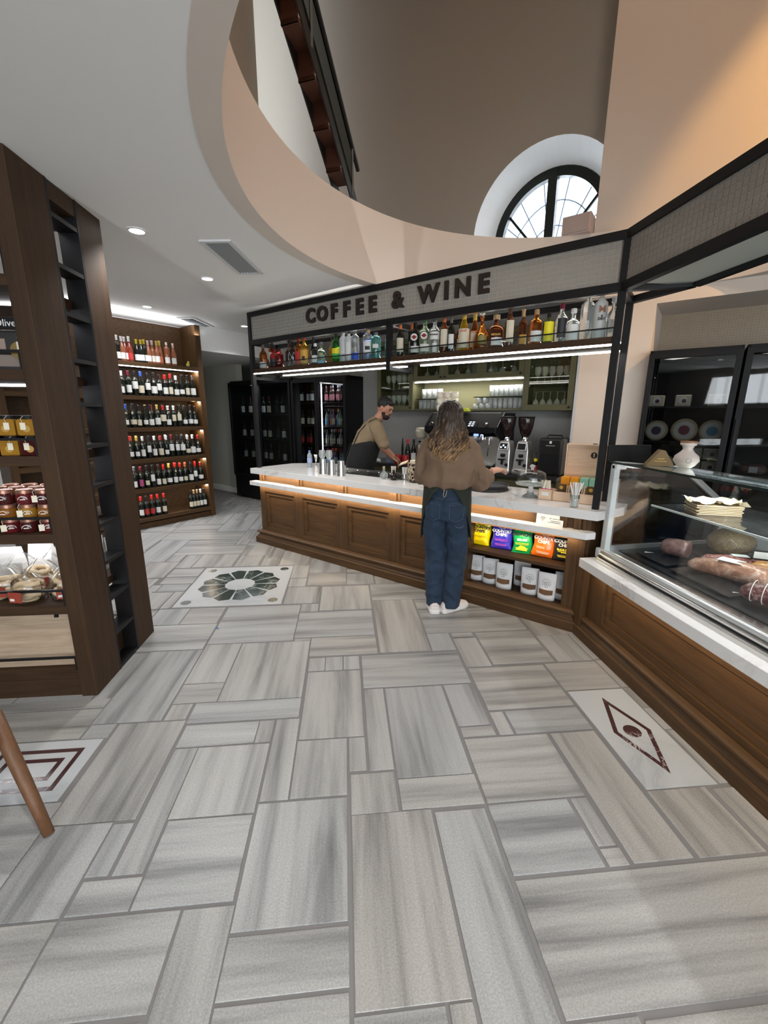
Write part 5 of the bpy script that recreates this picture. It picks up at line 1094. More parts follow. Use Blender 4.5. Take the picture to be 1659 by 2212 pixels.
# ================================================================ BACK BAR MACHINES
KZ = .955
for k, s in enumerate((1.42, 1.60)):
    t = bt('milkshake_mixer', 'cream retro drinks mixer, %s of two on the back bar' % ['left', 'right'][k], 'mixer', s, 1.62, KZ); CM = mat('mixer_cream', (.36, .33, .26), .35)
    MB().lathe([(.0, 0), (.075, 0), (.078, .02), (.06, .03), (.0, .032)], 20).build('base', CM, t, 'auto'); MB().box(-.03, .03, .02, .06, .02, .36).build('column', CM, t, bevel=.012); MB().lathe([(.0, .33), (.05, .335), (.066, .36), (.068, .44), (.055, .47), (.0, .478)], 20).build('motor_head', CM, t, True)
    MB().box(-.03, .03, -.069, -.066, .425, .437).build('badge', PAPER, t); MB().lathe([(.03, .09), (.042, .25)], 18).build('cup', STEEL, t, 'auto', loc=(0, -.03, 0)); MB().lathe([(.012, 0), (.014, .03)], 12).build('knob', BLK, t, loc=(0, -.0, .29)).rotation_euler = (PI/2, 0, 0)
for k, (s, c) in enumerate(((1.17, 'red'), (1.265, 'black'))): put_bottle('wine_bottle', 'dark wine bottle with %s capsule on the back bar left of the mixers' % c, 'wine bottle', BW(s, 1.70, KZ), bottle_meshes('burgundy', .31, .039, WG, CAPS[c], [(LBW if k else LBK, .12, .42, .9)], -PI/2+.5), AZ)
t = bt('knife', 'black-handled knife upright behind the hands of the barista', 'knife', 1.03, 1.78, KZ+.05); MB().loft([[(-.014, -.002, .0), (.014, -.002, 0), (.014, .002, 0), (-.014, .002, 0)], [(-.018, -.003, .12), (.016, -.003, .12), (.016, .003, .12), (-.018, .003, .12)], [(-.004, -.001, .27), (.004, -.001, .27), (.004, .001, .27), (-.004, .001, .27)]]).build('blade', BLK, t); MB().box(-.03, .03, -.03, .03, -.05, .005).build('block', BLKM, t)
em = bt('espresso_machine', 'large black and steel espresso machine behind the woman', 'espresso machine', 2.08, 1.68, KZ)
SC1 = mat('screen_glow', (.02, .02, .03), .2, emit=(.75, .85, 1), es=3.); MB().box(-.44, .44, -.10, .27, .06, .40).build('body', STEEL, em, bevel=.01); MB().box(-.45, .45, -.28, .28, .0, .07).build('drip_base', BLK, em, bevel=.008); MB().box(-.43, .43, -.27, -.06, .07, .078).build('drip_grid', STEEL, em)
for x in (-.46, .44): MB().prism([(-.29, .03), (.28, .03), (.28, .66), (-.14, .66), (-.30, .50), (-.30, .44), (-.12, .36), (-.12, .12), (-.29, .08)], x, x+.022, lambda a, b, c: (c, a, b)).build('side_panel', BLKM, em)
MB().prism([(.27, .42), (-.27, .44), (-.29, .50), (-.14, .655), (.27, .655)], -.438, .438, lambda a, b, c: (c, a, b)).build('hood', BLK, em); MB().bar((.475, -.30, .50), (.475, -.12, .665), .012, .016).build('edge_trim', CHROME, em); MB().box(-.44, .44, -.12, .26, .657, .668).build('cup_tray', STEEL, em)
for x in (-.22, .06, .26):
    MB().lathe([(.036, 0), (.036, .06), (.03, .07)], 18).build('group_head', CHROME, em, 'auto', loc=(x, -.19, .36)); MB().bar((x, -.22, .345), (x, -.34, .335), .026, .024).build('portafilter_handle', BLK, em)
MB().add([(.10, -.2905, .505), (.22, -.2905, .505), (.22, -.23, .565), (.10, -.23, .565)], [(0, 1, 2, 3)]).build('screen_frame', BLKM, em)
for i in range(2):
    for j in range(3): MB().box(0, .024, -.001, 0, 0, .010).build('screen_icon', SC1, em, loc=(.115+.04*i, -.287+.021*j, .512+.02*j)).rotation_euler = (-.75, 0, 0)
MB().lathe([(.022, 0), (.028, .02), (.022, .04), (.0, .042)], 16).build('steam_knob', CHROME, em, 'auto', loc=(.34, -.27, .53)).rotation_euler = (PI/2, 0, 0); MB().lathe([(.022, 0), (.028, .02), (.022, .04), (.0, .042)], 16).build('steam_knob', CHROME, em, 'auto', loc=(-.36, -.27, .53)).rotation_euler = (PI/2, 0, 0)
MB().tube([(.38, -.22, .44), (.38, -.27, .38), (.37, -.28, .18)], .006, 8).build('steam_wand', CHROME, em, True); MB().box(.18, .235, -.262, -.25, .40, .425).build('shot_screen', mat('screen_blue', (.02, .02, .03), .2, emit=(.15, .25, 1), es=2.5), em)
HOP = mat('hopper_smoke', (.025, .015, .014), .08, trans=.25); GRS = mat('grinder_silver', (.50, .50, .49), .32, .8)
for k, (s, d) in enumerate(((2.63, 1.50), (2.815, 1.55))):
    t = bt('coffee_grinder', 'silver coffee grinder with %s and dark bean hopper' % ['lit screen', 'dark screen'][k], 'coffee grinder', s, d, KZ)
    MB().loft([[Vector((w*x, e*y, z)) for x, y in ((-1, -1), (1, -1), (1, 1), (-1, 1))] for w, e, z in ((.088, .13, 0), (.09, .13, .03), (.082, .11, .06), (.072, .085, .26), (.058, .075, .33), (.05, .07, .36))]).build('body', GRS, t, bevel=.012)
    MB().lathe([(.032, .36), (.032, .40), (.028, .405)], 18).build('collar', CHROME, t, 'auto'); MB().lathe([(.034, .40), (.055, .44), (.078, .52), (.086, .60), (.082, .615)], 22).build('hopper', HOP, t, True); MB().lathe([(.091, .612), (.093, .622), (.0, .626)], 22).build('hopper_lid', BLK, t, 'auto')
    sc = MB().box(-.055, .055, -.006, .006, -.045, .045).build('screen_bezel', mat('bezel', (.6, .61, .62), .3, .5), t, bevel=.006, loc=(-.0, -.088, .30)); sc.rotation_euler = (-.25, 0, -.15)
    sd = MB().box(-.045, .045, -.0085, -.0065, -.034, .034).build('screen', BLKM, sc)
    if not k:
        for i in range(3): MB().box(-.034+.026*i, -.018+.026*i, -.0095, -.0088, -.02+.02*(i % 2), -.004+.02*(i % 2)).build('screen_icon', SC1, sc)
    MB().lathe([(.024, 0), (.03, .02), (.022, .035)], 16).build('spout', BLK, t, 'auto', loc=(0, -.095, .185)); MB().box(-.036, .036, -.15, -.08, .15, .165).box(-.012, .012, -.12, -.08, .10, .15).build('portafilter_fork', BLK, t); MB().lathe([(.018, 0), (.018, .012), (0, .013)], 16).build('dial', BLK, t, loc=(.055, -.118, .10)).rotation_euler = (PI/2, 0, 0)
    MB().tube([(-.06, -.128, .045), (0, -.136, .04), (.06, -.128, .045)], .006, 6).build('lip', CHROME, t)
t = bt('capsule_machine', 'boxy black coffee machine on the back bar beside the cream pillar', 'coffee machine', 3.10, 1.66, KZ)
MB().box(-.125, .125, -.14, .16, 0, .40).build('body', mat('machine_black', (.012, .012, .013), .3), t, bevel=.025); MB().box(-.10, .10, -.143, -.139, .03, .22).build('front_recess', BLKM, t); MB().box(-.08, .08, -.15, -.14, .225, .24).build('lip', BLK, t); MB().box(-.012, .012, -.1425, -.1415, .345, .370).build('logo', PAPER, t); MB().box(-.045, .045, -.1425, -.1415, .318, .326).build('lettering', mat('print_grey2', (.3, .3, .3), .5), t)
MB().tube([(-.08, .0, .40), (-.07, .02, .425), (.07, .02, .425), (.08, 0, .40)], .007, 6).build('handle', BLK, t); MB().lathe([(.012, 0), (.012, .008)], 12).build('button', CHROME, t, loc=(-.09, -.12, .385)).rotation_euler = (PI/2, 0, 0)
put_bottle('syrup_bottle', 'slim dark syrup bottle with yellow label between grinder and black machine', 'bottle', BW(2.935, 1.60, KZ), bottle_meshes('round', .24, .026, GL_K, CAPS['black'], [(LY, .58, .72, 1.), (LBR, .1, .4, 1.)], -PI/2+.5), AZ)
# ================================================================ SNACKS IN THE NICHE
def bag_mesh(w, h, th, m, seed, pinch=.10):
    rnd = random.Random(seed); nx, ny = 15, 19; V = []; F_ = []; ph = [rnd.uniform(0, 6) for _ in range(6)]
    for side in (-1, 1):
        for j in range(ny):
            v = j/(ny-1)
            for i in range(nx):
                u = i/(nx-1)*2-1; wv = w/2*(1-pinch*math.sin(PI*v)**1.0)
                b = (max(0, 1-abs(u)**2.6))**.8*(max(0, math.sin(PI*min(1, max(0, (v-.05)/.9)))))**.55
                wr_ = .10*math.sin(9*u+7*v+ph[0])*math.sin(6*v+ph[1])+.07*math.sin(17*u-11*v+ph[2])+.05*math.sin(23*v+5*u+ph[3])
                V.append((u*wv+.004*math.sin(9*v+ph[4]), side*th*b*(1+wr_)-.006*math.sin(5*v+ph[5]), v*h))
    n = nx*ny
    for s_ in (0, 1):
        for j in range(ny-1):
            for i in range(nx-1):
                q = [s_*n+j*nx+i, s_*n+j*nx+i+1, s_*n+(j+1)*nx+i+1, s_*n+(j+1)*nx+i]; F_.append(q if s_ == 0 else q[::-1])
    return MB().add(V, F_).mesh('bag', m, True)
CH = [(2.925, (.85, .68, .0), 'yellow', ('COUNTRY', 'CHIPS'), INK, 0), (3.125, (.05, .04, .52), 'blue', ('COUNTRY', 'CHIPS'), PAPER, 0), (3.305, (.01, .42, .10), 'green', ('CRUNCHY', ''), INK, 1), (3.47, (.88, .16, .01), 'orange', ('COUNTRY', 'CHIPS'), PAPER, 0), (3.635, (.018, .018, .018), 'black', ('COUNTRY', 'CHIPS'), PAPER, 2)]
for k, (s, col, cn, words, tm_, ex) in enumerate(CH):
    t = bt('chip_bag', 'glossy %s crisp bag on the upper niche shelf' % cn, 'crisp bag', s, .20, .475, .12*(k % 2)-.1)
    t.rotation_euler = (-.16, [.05, .0, -.03, .06, .02][k], AZ+.15)
    w = .185 if k != 2 else .17; obj('bag', bag_mesh(w, .222, .035, mat('foil_'+cn, col, .28, coat=.4), k), t)
    MB().box(-w/2, w/2, -.0015, .0015, 0, .010).box(-w/2, w/2, -.0015, .0015, .212, .225).build('seal', MT['foil_'+cn], t)
    if words[0]: obj('lettering', text_mesh(words[0], .034, .0008, tm_, .0012), t, (0, -.0375, .158), (PI/2-.05, 0, 0))
    if words[1]: obj('lettering', text_mesh(words[1], .034, .0008, tm_, .0012), t, (-.005, -.0395, .128), (PI/2, 0, 0))
    mb = MB()
    for z, a in ((.085, .055), (.075, .05), (.045, .05), (.035, .045)): mb.box(-a, a, -.0385, -.037, z, z+.004)
    mb.build('small_print', {0: mat('p_ochre', (.5, .3, .0), .5), 1: mat('p_pink', (.5, .08, .4), .5), 2: LY, 3: LBC, 4: LY}[k], t)
    if ex == 1: obj('crisp_picture', MB().prism([(-.05, -.02), (.045, -.025), (.03, .01), (-.01, .02)], -.0005, .0005, lambda x, y, z: (x, z, y)).mesh('crisp_picture', LY), t, (0, -.039, .05)); MB().box(-.04, .04, -.0405, -.0395, .105, .125).build('flavour_band', mat('p_mint', (.4, .8, .5), .5), t)
    if ex == 2: obj('lettering', text_mesh('BLACK PEPPER', .018, .0006, LY, .0006), t, (0, -.039, .095), (PI/2, 0, 0)); obj('lettering', text_mesh('& SALT', .016, .0006, LY, .0006), t, (0, -.039, .073), (PI/2, 0, 0))
    if k in (0, 1, 3): MB().tube([(.028*math.cos(PI+PI*i/8), -.026, .192+.014*math.sin(PI+PI*i/8)) for i in range(9)], .003, 5).build('brand_mark', tm_, t)
PW = mat('pouch_white', (.70, .70, .71), .6); GRA = mat('granola', (.13, .065, .03), .8, bump=.9, bscale=140)
PO = [(2.92, .19, 0), (3.05, .18, .05), (3.19, .14, -.05), (3.29, .30, .1), (3.40, .16, .05), (3.545, .13, -.08), (3.65, .22, .1)]
for k, (s, d, rz) in enumerate(PO):
    t = bt('granola_pouch', 'white stand-up granola pouch, %s from left in the lower niche' % ORD[k], 'pouch', s, d, .155, rz+.15, 'granola pouches in the lower niche')
    n_ = 9; rings = []
    for z, th, w in ((0, .034, .066), (.03, .036, .068), (.10, .028, .069), (.16, .014, .070), (.20, .004, .070), (.225, .003, .068)):
        rings.append([(w*math.cos(a)*(1 if abs(math.cos(a)) < .99 else 1), th*math.sin(a)*abs(math.sin(a))**.3, z) for a in [2*PI*i/16 for i in range(16)]])
    MB().loft(rings).build('pouch', PW, t, True)
    yw = lambda z: -(.0365 if z < .06 else .0365-.0085*(z-.03)/.07)
    wn = MB()
    for i in range(8):
        x0, x1 = -.052+.013*i, -.052+.013*(i+1); f_ = lambda x, z: -(.0365 if z < .06 else .033)*max(.05, 1-(x/.069)**2)**.65-.0025
        wn.add([(x0, f_(x0, .05), .048+.006*abs(x0)/.05), (x1, f_(x1, .05), .048+.006*abs(x1)/.05), (x1, f_(x1, .09), .092), (x0, f_(x0, .09), .092)], [(0, 1, 2, 3)])
    wn.build('window', GRA, t)
    mb = MB(); mb.tube([(.017*math.cos(2*PI*i/20), -.026, .140+.017*math.sin(2*PI*i/20)) for i in range(21)], .0011, 4, False); mb.tube([(.002, -.0265, .148), (-.004, -.0265, .142), (.004, -.0265, .138), (-.002, -.0265, .131)], .0013, 4); mb.build('logo', INK, t)
    mb = MB()
    for i in range(9):
        a = PI*(i/8)*1.3-.5; mb.box(.030*math.cos(a)-.002, .030*math.cos(a)+.002, -.0255, -.024, .142+.033*math.sin(a), .147+.033*math.sin(a))
    mb.box(-.014, .014, -.028, -.0265, .110, .112).build('print', INK, t)
# ================================================================ DELI CASE CONTENTS
def dthing(name, label, cat, x, y, z, rz=0, group=None): return thing(name, label, cat, (x, y, z), rz, group)
def lump(rings, m, t, name, n=18):
    R_ = []
    for x, ry, rz_, cz in rings: R_.append([(x, ry*math.cos(2*PI*i/n), cz+rz_*math.sin(2*PI*i/n)) for i in range(n)])
    return MB().loft(R_).build(name, m, t, True)
FILM = mat('cling_film', (.9, .9, .9), .12, alpha=1, trans=.0, spec=.8)
def meatm(name, a, b, sc=14):
    m, t, p = nt(name); tc = N(t, 'ShaderNodeTexCoord'); n = N(t, 'ShaderNodeTexNoise', i_Scale=float(sc), i_Detail=6., i_Roughness=.7, i_Distortion=1.2); t.links.new(tc.outputs['Object'], n.inputs[0]); n2 = N(t, 'ShaderNodeTexNoise', i_Scale=float(sc)*5, i_Detail=3.); t.links.new(tc.outputs['Object'], n2.inputs[0])
    r = ramp(t, n.outputs[0], [(.36, tuple(x*.55 for x in a)), (.5, a), (.64, b)]); t.links.new(r.outputs[0], p.inputs['Base Color']); p.inputs['Roughness'].default_value = .38; p.inputs['Coat Weight'].default_value = .35; bp = N(t, 'ShaderNodeBump', i_Strength=.6, i_Distance=.006); t.links.new(n2.outputs[0], bp.inputs['Height']); t.links.new(bp.outputs[0], p.inputs['Normal']); MT[name] = m; return m
M1 = meatm('meat_mauve', (.26, .15, .13), (.36, .22, .20)); M1c = meatm('meat_cut', (.16, .07, .07), (.30, .15, .14), 40); MH = meatm('meat_herb', (.16, .11, .05), (.28, .21, .11), 60); MP = meatm('meat_prosciutto', (.46, .22, .13), (.66, .50, .40), 14); MS = meatm('meat_sausage', (.30, .07, .055), (.60, .38, .33), 30); MHM = meatm('meat_ham', (.60, .27, .06), (.72, .45, .20), 10); MN = meatm('meat_netted', (.16, .035, .035), (.5, .34, .30), 24)
def dk(x): return .628+.06+(x-1.80)*.0506+.001
tray = mat('slate_tray', (.012, .013, .014), .25)
def deck_tray(x, y, w, l, which): tag(MB().box(-w/2, w/2, -l/2, l/2, 0, .008).build('slate_tray', tray, loc=(x, y, dk(x)+w*.026), bevel=.002), 'black slate tray under the %s' % which, 'tray').rotation_euler = (0, -.05, 0)
deck_tray(2.08, 2.36, .30, .26, 'half cut mauve salami'); deck_tray(2.40, 2.30, .30, .34, 'herb-crusted round loaf'); deck_tray(2.08, 1.98, .34, .40, 'long prosciutto piece')
t = dthing('cured_meat', 'half salami in mauve casing, cut face showing, on slate', 'cured meat', 2.10, 2.37, dk(2.1)+.018, math.radians(-60)); lump([(-.075, .03, .035, .05), (-.055, .055, .05, .052), (0, .062, .055, .056), (.05, .060, .055, .056), (.072, .058, .053, .055)], M1, t, 'casing'); lump([(.0725, .056, .051, .055), (.0745, .05, .046, .055)], M1c, t, 'cut_face')
t = dthing('cured_meat', 'large round herb-crusted loaf wrapped in film', 'cured meat', 2.44, 2.33, dk(2.42)+.018, .5); lump([(-.135, .03, .03, .06), (-.12, .075, .06, .066), (-.06, .115, .078, .078), (0, .125, .082, .082), (.06, .115, .078, .078), (.12, .075, .06, .066), (.135, .03, .03, .06)], MH, t, 'loaf')
t = dthing('cured_meat', 'long prosciutto piece with white label, nearest the front glass', 'cured meat', 2.10, 1.99, dk(2.10)+.018, math.radians(-62)); lump([(-.19, .015, .015, .03), (-.16, .045, .035, .038), (-.05, .062, .048, .048), (.08, .072, .055, .055), (.16, .065, .052, .052), (.18, .045, .04, .05)], MP, t, 'meat'); MB().box(-.05, .06, -.04, .04, .1025, .104).build('label', PAPER, t)
t = dthing('cured_meat', 'red dry sausage with white label behind the prosciutto', 'cured meat', 2.30, 2.15, dk(2.3)+.008, math.radians(-25)); lump([(-.17, .01, .01, .03), (-.14, .035, .03, .032), (0, .042, .035, .036), (.14, .038, .032, .034), (.17, .01, .01, .03)], MS, t, 'sausage'); MB().box(-.02, .06, -.025, .025, .0705, .072).build('label', PAPER, t)
t = dthing('cured_meat', 'golden smoked ham joint at the right of the case', 'cured meat', 2.31, 1.90, dk(2.31)+.008, math.radians(-60)); lump([(-.13, .02, .02, .045), (-.10, .055, .045, .05), (0, .075, .058, .06), (.09, .07, .055, .058), (.12, .03, .03, .05)], MHM, t, 'ham'); MB().box(-.02, .05, -.03, .03, .117, .119).build('label', PAPER, t)
t = dthing('cured_meat', 'dark netted salami at the lower right of the case', 'cured meat', 2.04, 1.66, dk(2.04)+.008, math.radians(-60)); lump([(-.14, .02, .02, .04), (-.11, .05, .042, .046), (0, .062, .05, .052), (.11, .055, .045, .048), (.14, .02, .02, .04)], MN, t, 'salami'); mb = MB()
for x in (-.09, -.045, 0, .045, .09): mb.tube([(x, .064*math.cos(2*PI*i/16), .052+.053*math.sin(2*PI*i/16)) for i in range(17)], .002, 4, False)
mb.build('net', PAPER, t)
for k, (x, y, w) in enumerate(((1.99, 2.45, 'mauve salami'), (2.30, 2.50, 'herb loaf'), (1.99, 1.80, 'prosciutto'), (1.95, 1.50, 'netted salami'))):
    t = dthing('price_tag', 'small white price tag in a clear sleeve by the %s' % w, 'price tag', x, y, dk(x)+.010, math.radians(-35)); MB().box(-.045, .045, -.028, .028, 0, .003).build('sleeve', tray, t); MB().box(-.026, .026, -.016, .016, .003, .0045).build('card', PAPER, t); t.rotation_euler = (.2, 0, math.radians(-35))
t = dthing('price_stand', 'black framed price card on a wire stand among the meats', 'price tag', 2.36, 2.06, dk(2.36)+.008, math.radians(-30)); MB().box(-.045, .045, -.003, .003, .07, .125).build('frame', BLK, t); MB().box(-.034, .034, -.0045, -.003, .078, .117).build('card', PAPER, t); MB().tube([(0, 0, 0), (0, 0, .07)], .002, 5).build('wire', STEEL, t); MB().lathe([(.014, 0), (.014, .006), (0, .007)], 12).build('clip', STEEL, t)
t = dthing('paper_bags', 'stack of cream paper bags on the glass shelf of the case', 'paper bags', 2.28, 2.34, 1.009, math.radians(-20))
for i in range(6): MB().box(-.12+random.uniform(-.01, .01), .12+random.uniform(-.01, .01), -.09, .09, .010*i, .010*i+.008).build('bag', mat('bag_kraft', (.55, .44, .28), .8), t, bevel=.003)
mb = MB(); rr = random.Random(3)
V = [(x/6*.14+rr.uniform(-.01, .01), y/4*.09+rr.uniform(-.01, .01), .068+.018*rr.random()+.012*math.sin(x*1.3+y)) for y in range(-4, 5) for x in range(-6, 7)]
mb.add(V, [(j*13+i, j*13+i+1, (j+1)*13+i+1, (j+1)*13+i) for j in range(8) for i in range(12)]); mb.build('crumpled_sheet', mat('paper_cream2', (.72, .66, .47), .8), t)
t = dthing('vase', 'squat white ceramic vase with brown rim on the deli case', 'vase', 2.20, 2.52, 1.269); MB().lathe([(.032, 0), (.05, .012), (.072, .045), (.066, .075), (.035, .105), (.026, .12), (.034, .140), (.045, .145), (.045, .163)], 28).build('body', mat('ceramic_white', (.66, .58, .53), .45), t, True); MB().lathe([(.0455, .160), (.046, .170), (.038, .171), (.036, .16)], 28, cap=False).build('rim', mat('ceramic_brown', (.30, .14, .07), .5), t, 'auto'); MB().lathe([(.016, 0), (.016, .0012), (.012, .0014)], 16, cap=False).build('emblem', mat('emblem_grey', (.4, .37, .35), .6), t, loc=(-.035, -.062, .05)).rotation_euler = (PI/2, 0, -.5)
t = dthing('menu_wedge', 'brown triangular menu stand beside the white vase', 'menu stand', 2.02, 2.53, 1.281, math.radians(-20)); MB().prism([(-.085, 0), (.085, 0), (.022, .10), (-.005, .105)], -.03, .03, lambda x, y, z: (x, z, y)).build('stand', mat('wedge_brown', (.20, .13, .05), .6), t, bevel=.004); MB().box(-.02, .02, -.032, -.030, .045, .05).box(-.035, .035, -.032, -.030, .03, .034).build('print', LG, t)
t = dthing('till_screen', 'black till screen behind the deli case post', 'screen', 2.0, 2.80, 1.20); MB().box(-.16, .16, -.012, .012, .07, .195).build('display', BLKM, t, bevel=.008); MB().box(-.03, .03, -.02, .02, 0, .09).build('stand', BLK, t); MB().box(-.09, .09, -.06, .06, -.02, .005).build('foot', BLK, t)
t = barframe(thing('service_ledge', 'dark service ledge behind the deli case end', 'ledge')); MB().box(3.88, 4.2, .35, .75, 1.14, 1.178).build('top', BLK, t); MB().box(3.92, 4.1, .45, .7, 0, 1.14).build('support', WDZ, t)
# ================================================================ CHEESE FRIDGE CONTENTS
CHM = mat('cheese_rind', (.50, .40, .24), .6); RL = mat('cheese_label', (.66, .64, .6), .6)
def wheel(s, z, r, h, lab, lm2, sh):
    t = thing('round_cheese', lab, 'cheese', BW(s, 1.80, z+r), AZ); a = MB().lathe([(r*.9, 0), (r, .01), (r, h-.01), (r*.9, h)], 28).build('wheel', CHM, t, 'auto'); a.rotation_euler = (PI/2, 0, 0)
    for nm_, rr_, m, off in (('label', r*.78, RL, .001), ('label_ring', r*.42, lm2, .003)): MB().lathe([(rr_, 0), (rr_, .002), (0, .0022)], 24).build(nm_, m, t, loc=(0, -h-off, 0)).rotation_euler = (PI/2, 0, 0)
wheel(4.015, 1.36, .095, .07, 'wheel of cheese with white label at the left of the fridge', mat('print_plum', (.10, .06, .10), .6), 0); wheel(4.235, 1.36, .105, .08, 'thick wheel of cheese with maroon crest label in the middle', mat('print_maroon', (.25, .06, .08), .6), 0); wheel(4.445, 1.36, .10, .06, 'yellow cheese wheel with blue centre label at the right', mat('print_sea', (.10, .28, .42), .6), 0)
wheel(4.13, 1.08, .07, .05, 'small cheese wheel with grey striped label on the lower shelf', mat('print_slate', (.2, .25, .3), .6), 0)
for k, (s, z) in enumerate(((3.98, 1.68), (4.19, 1.68), (4.44, 1.68), (4.34, 1.08), (4.47, 1.08), (4.34, 1.20), (4.47, 1.20))):
    t = thing('cheese_block', 'square packed cheese with round crest, %s of seven in the fridge' % ORD[k], 'cheese', BW(s, 1.76, z), AZ, 'packed cheeses in the fridge'); MB().box(-.062, .062, -.0, .09, 0, .105).build('pack', mat('cheese_pack', (.52, .47, .38), .4), t, bevel=.008); MB().lathe([(.036, 0), (.036, .0015), (0, .0016)], 20).build('crest', RL, t, loc=(0, -.001, .055)).rotation_euler = (PI/2, 0, 0); MB().lathe([(.018, 0), (.018, .0015), (0, .0016)], 16).build('crest_mark', MT['print_plum'], t, loc=(.008, -.003, .05)).rotation_euler = (PI/2, 0, 0)
t = thing('blue_box', 'dark blue packet on the lower fridge shelf, left', 'packet', BW(3.97, 1.76, 1.08), AZ); MB().box(-.07, .07, 0, .05, 0, .20).build('box', mat('pack_navy', (.04, .06, .16), .5), t, bevel=.004); MB().box(-.07, .07, -.001, 0, .15, .2).build('band', BLKM, t)
for k, (s, z, m) in enumerate(((4.78, 1.08, 'meat_mauve'), (4.95, 1.36, 'meat_sausage'))): t = thing('wrapped_meat', ['wrapped meat with white label', 'reddish wrapped meat'][k]+' in the rightmost fridge', 'cured meat', BW(s, 1.8, z), AZ); lump([(-.10, .02, .02, .05), (-.07, .06, .045, .055), (.07, .06, .045, .055), (.10, .02, .02, .05)], MT[m], t, 'meat'); MB().box(-.03, .03, -.063, -.061, .03, .08).build('label', PAPER, t)
# ================================================================ GOODS ON THE WALNUT UNIT
LIDC = mat('lid_rose', (.42, .22, .16), .3, .7); JAM = [mat('jam_red', (.10, .010, .012), .08), mat('jam_amber', (.20, .075, .012), .08), mat('jam_dark', (.05, .008, .008), .08), mat('jam_honey', (.30, .15, .02), .08)]
jar = [MB().lathe([(.036, 0), (.041, .006), (.042, .045), (.036, .056), (.034, .060)], 18).mesh('jar', m, True) for m in JAM]; lid = MB().lathe([(.037, .058), (.037, .074), (.034, .077), (0, .077)], 18).mesh('lid', LIDC, 'auto'); arc_ = MB().tube([(.020*math.cos(PI*i/8), -.0425, .028+.016*math.sin(PI*i/8)) for i in range(9)], .0016, 4).box(-.012, .012, -.0435, -.042, .026, .030).mesh('print', PAPER)
tg = MB().box(-.012, .012, -.001, .001, -.055, -.02).tube([(0, 0, -.02), (-.003, -.003, 0), (.004, .012, .014)], .0012, 4).mesh('price_tag', CREAMP)
pos = ['front', 'second', 'third']
for L in range(3):
    for c in range(4):
        for r in range(3):
            if L == 2 and r == 0 and c == 0: pass
            x = -1.60-.096*c+random.uniform(-.004, .004); y = 2.345+.092*r; t = thing('jam_jar', 'jam jar with rose lid, %s layer, %s row, %s from the post' % (['bottom', 'middle', 'top'][L], pos[r], ORD[c]), 'jar', (x, y, .97+.0775*L), random.uniform(-.3, .3)+.35, 'jam jars on the walnut unit')
            obj('jar', jar[(c*2+L+r) % 4], t); obj('lid', lid, t); obj('print', arc_, t)
            if r == 0 and (c+L) % 2 == 0: obj('price_tag', tg, t, (-.03, -.042, .07))
sqj = [MB().loft([[(w*x, w*y, z) for x, y in ((-1, -1), (1, -1), (1, 1), (-1, 1))] for w, z in ((.036, 0), (.041, .006), (.041, .075), (.034, .083))]).mesh('jar', m, False) for m in (JAM[3], JAM[2])]; sql = MB().lathe([(.036, .081), (.036, .100), (0, .101)], 18).mesh('lid', BLKM, 'auto'); sqd = MB().lathe([(.018, 0), (.018, .0012), (0, .0013)], 16).mesh('seal', mat('seal_gold', (.40, .24, .05), .4))
for L in range(2):
    for c in range(4):
        for r in range(2):
            t = thing('honey_jar', 'square honey jar with black lid, %s layer, %s row, %s from the post' % (['bottom', 'top'][L], pos[r], ORD[c]), 'jar', (-1.61-.098*c, 2.355+.095*r, 1.38+.1015*L), .12, 'honey jars on the walnut unit'); obj('jar', sqj[(c+L+1) % 2 if c != 1 else 0], t); obj('lid', sql, t); obj('seal', sqd, t, (0, -.0415, .035), (PI/2, 0, 0))
            if r == 0: obj('price_tag', tg, t, (-.012+.02*(c % 2), -.044, .085))
t = thing('gift_pack', 'black gift pack with clear window on the honey shelf', 'gift pack', (-1.66, 2.36, 1.80), .1); MB().box(-.09, .09, 0, .05, 0, .19).build('box', mat('pack_black', (.014, .012, .011), .4), t, bevel=.004); MB().box(-.072, .05, -.001, .0, .02, .075).build('window', mat('pack_window', (.25, .20, .17), .15), t, bevel=.006); MB().box(-.06, .0, -.001, 0, .10, .15).build('print', mat('print_brown', (.30, .22, .18), .5), t)
t = thing('gift_medallion', 'round gold medallion with tag hanging by the gift pack', 'ornament', (-1.575, 2.33, 1.89), .1); MB().lathe([(.042, 0), (.042, .006), (0, .007)], 24).build('disc', mat('medal_gold', (.22, .15, .05), .35, .6), t).rotation_euler = (PI/2, 0, 0); obj('price_tag', tg, t, (.01, -.02, .06))
t = thing('orange_packet', 'small glowing orange packet next to the gift pack', 'packet', (-1.565, 2.38, 1.80), .1); MB().box(-.022, .022, 0, .04, 0, .085).build('packet', mat('packet_orange', (.6, .16, .05), .4), t, bevel=.005)
t = thing('lantern', 'black framed handled basket on the top shelf of the walnut unit', 'basket', (-1.60, 2.55, 2.22), 0); MB().bar((-.12, 0, 0), (-.12, 0, .20), .02).bar((.05, 0, 0), (.03, 0, .20), .02).bar((-.13, 0, .20), (.04, 0, .20), .02).build('handle', BLK, t); MB().box(-.14, .06, -.05, .05, 0, .02).build('base', BLK, t)
DGH = mat('dough', (.60, .46, .29), .65, bump=.3, bscale=40); BAGF = pane('bag_film', (.96, .96, .96), 1.8, .12)
BG = [(-1.60, 2.40, .35), (-1.78, 2.36, -.2), (-1.66, 2.52, .8), (-1.95, 2.44, .1), (-1.84, 2.56, .5)]
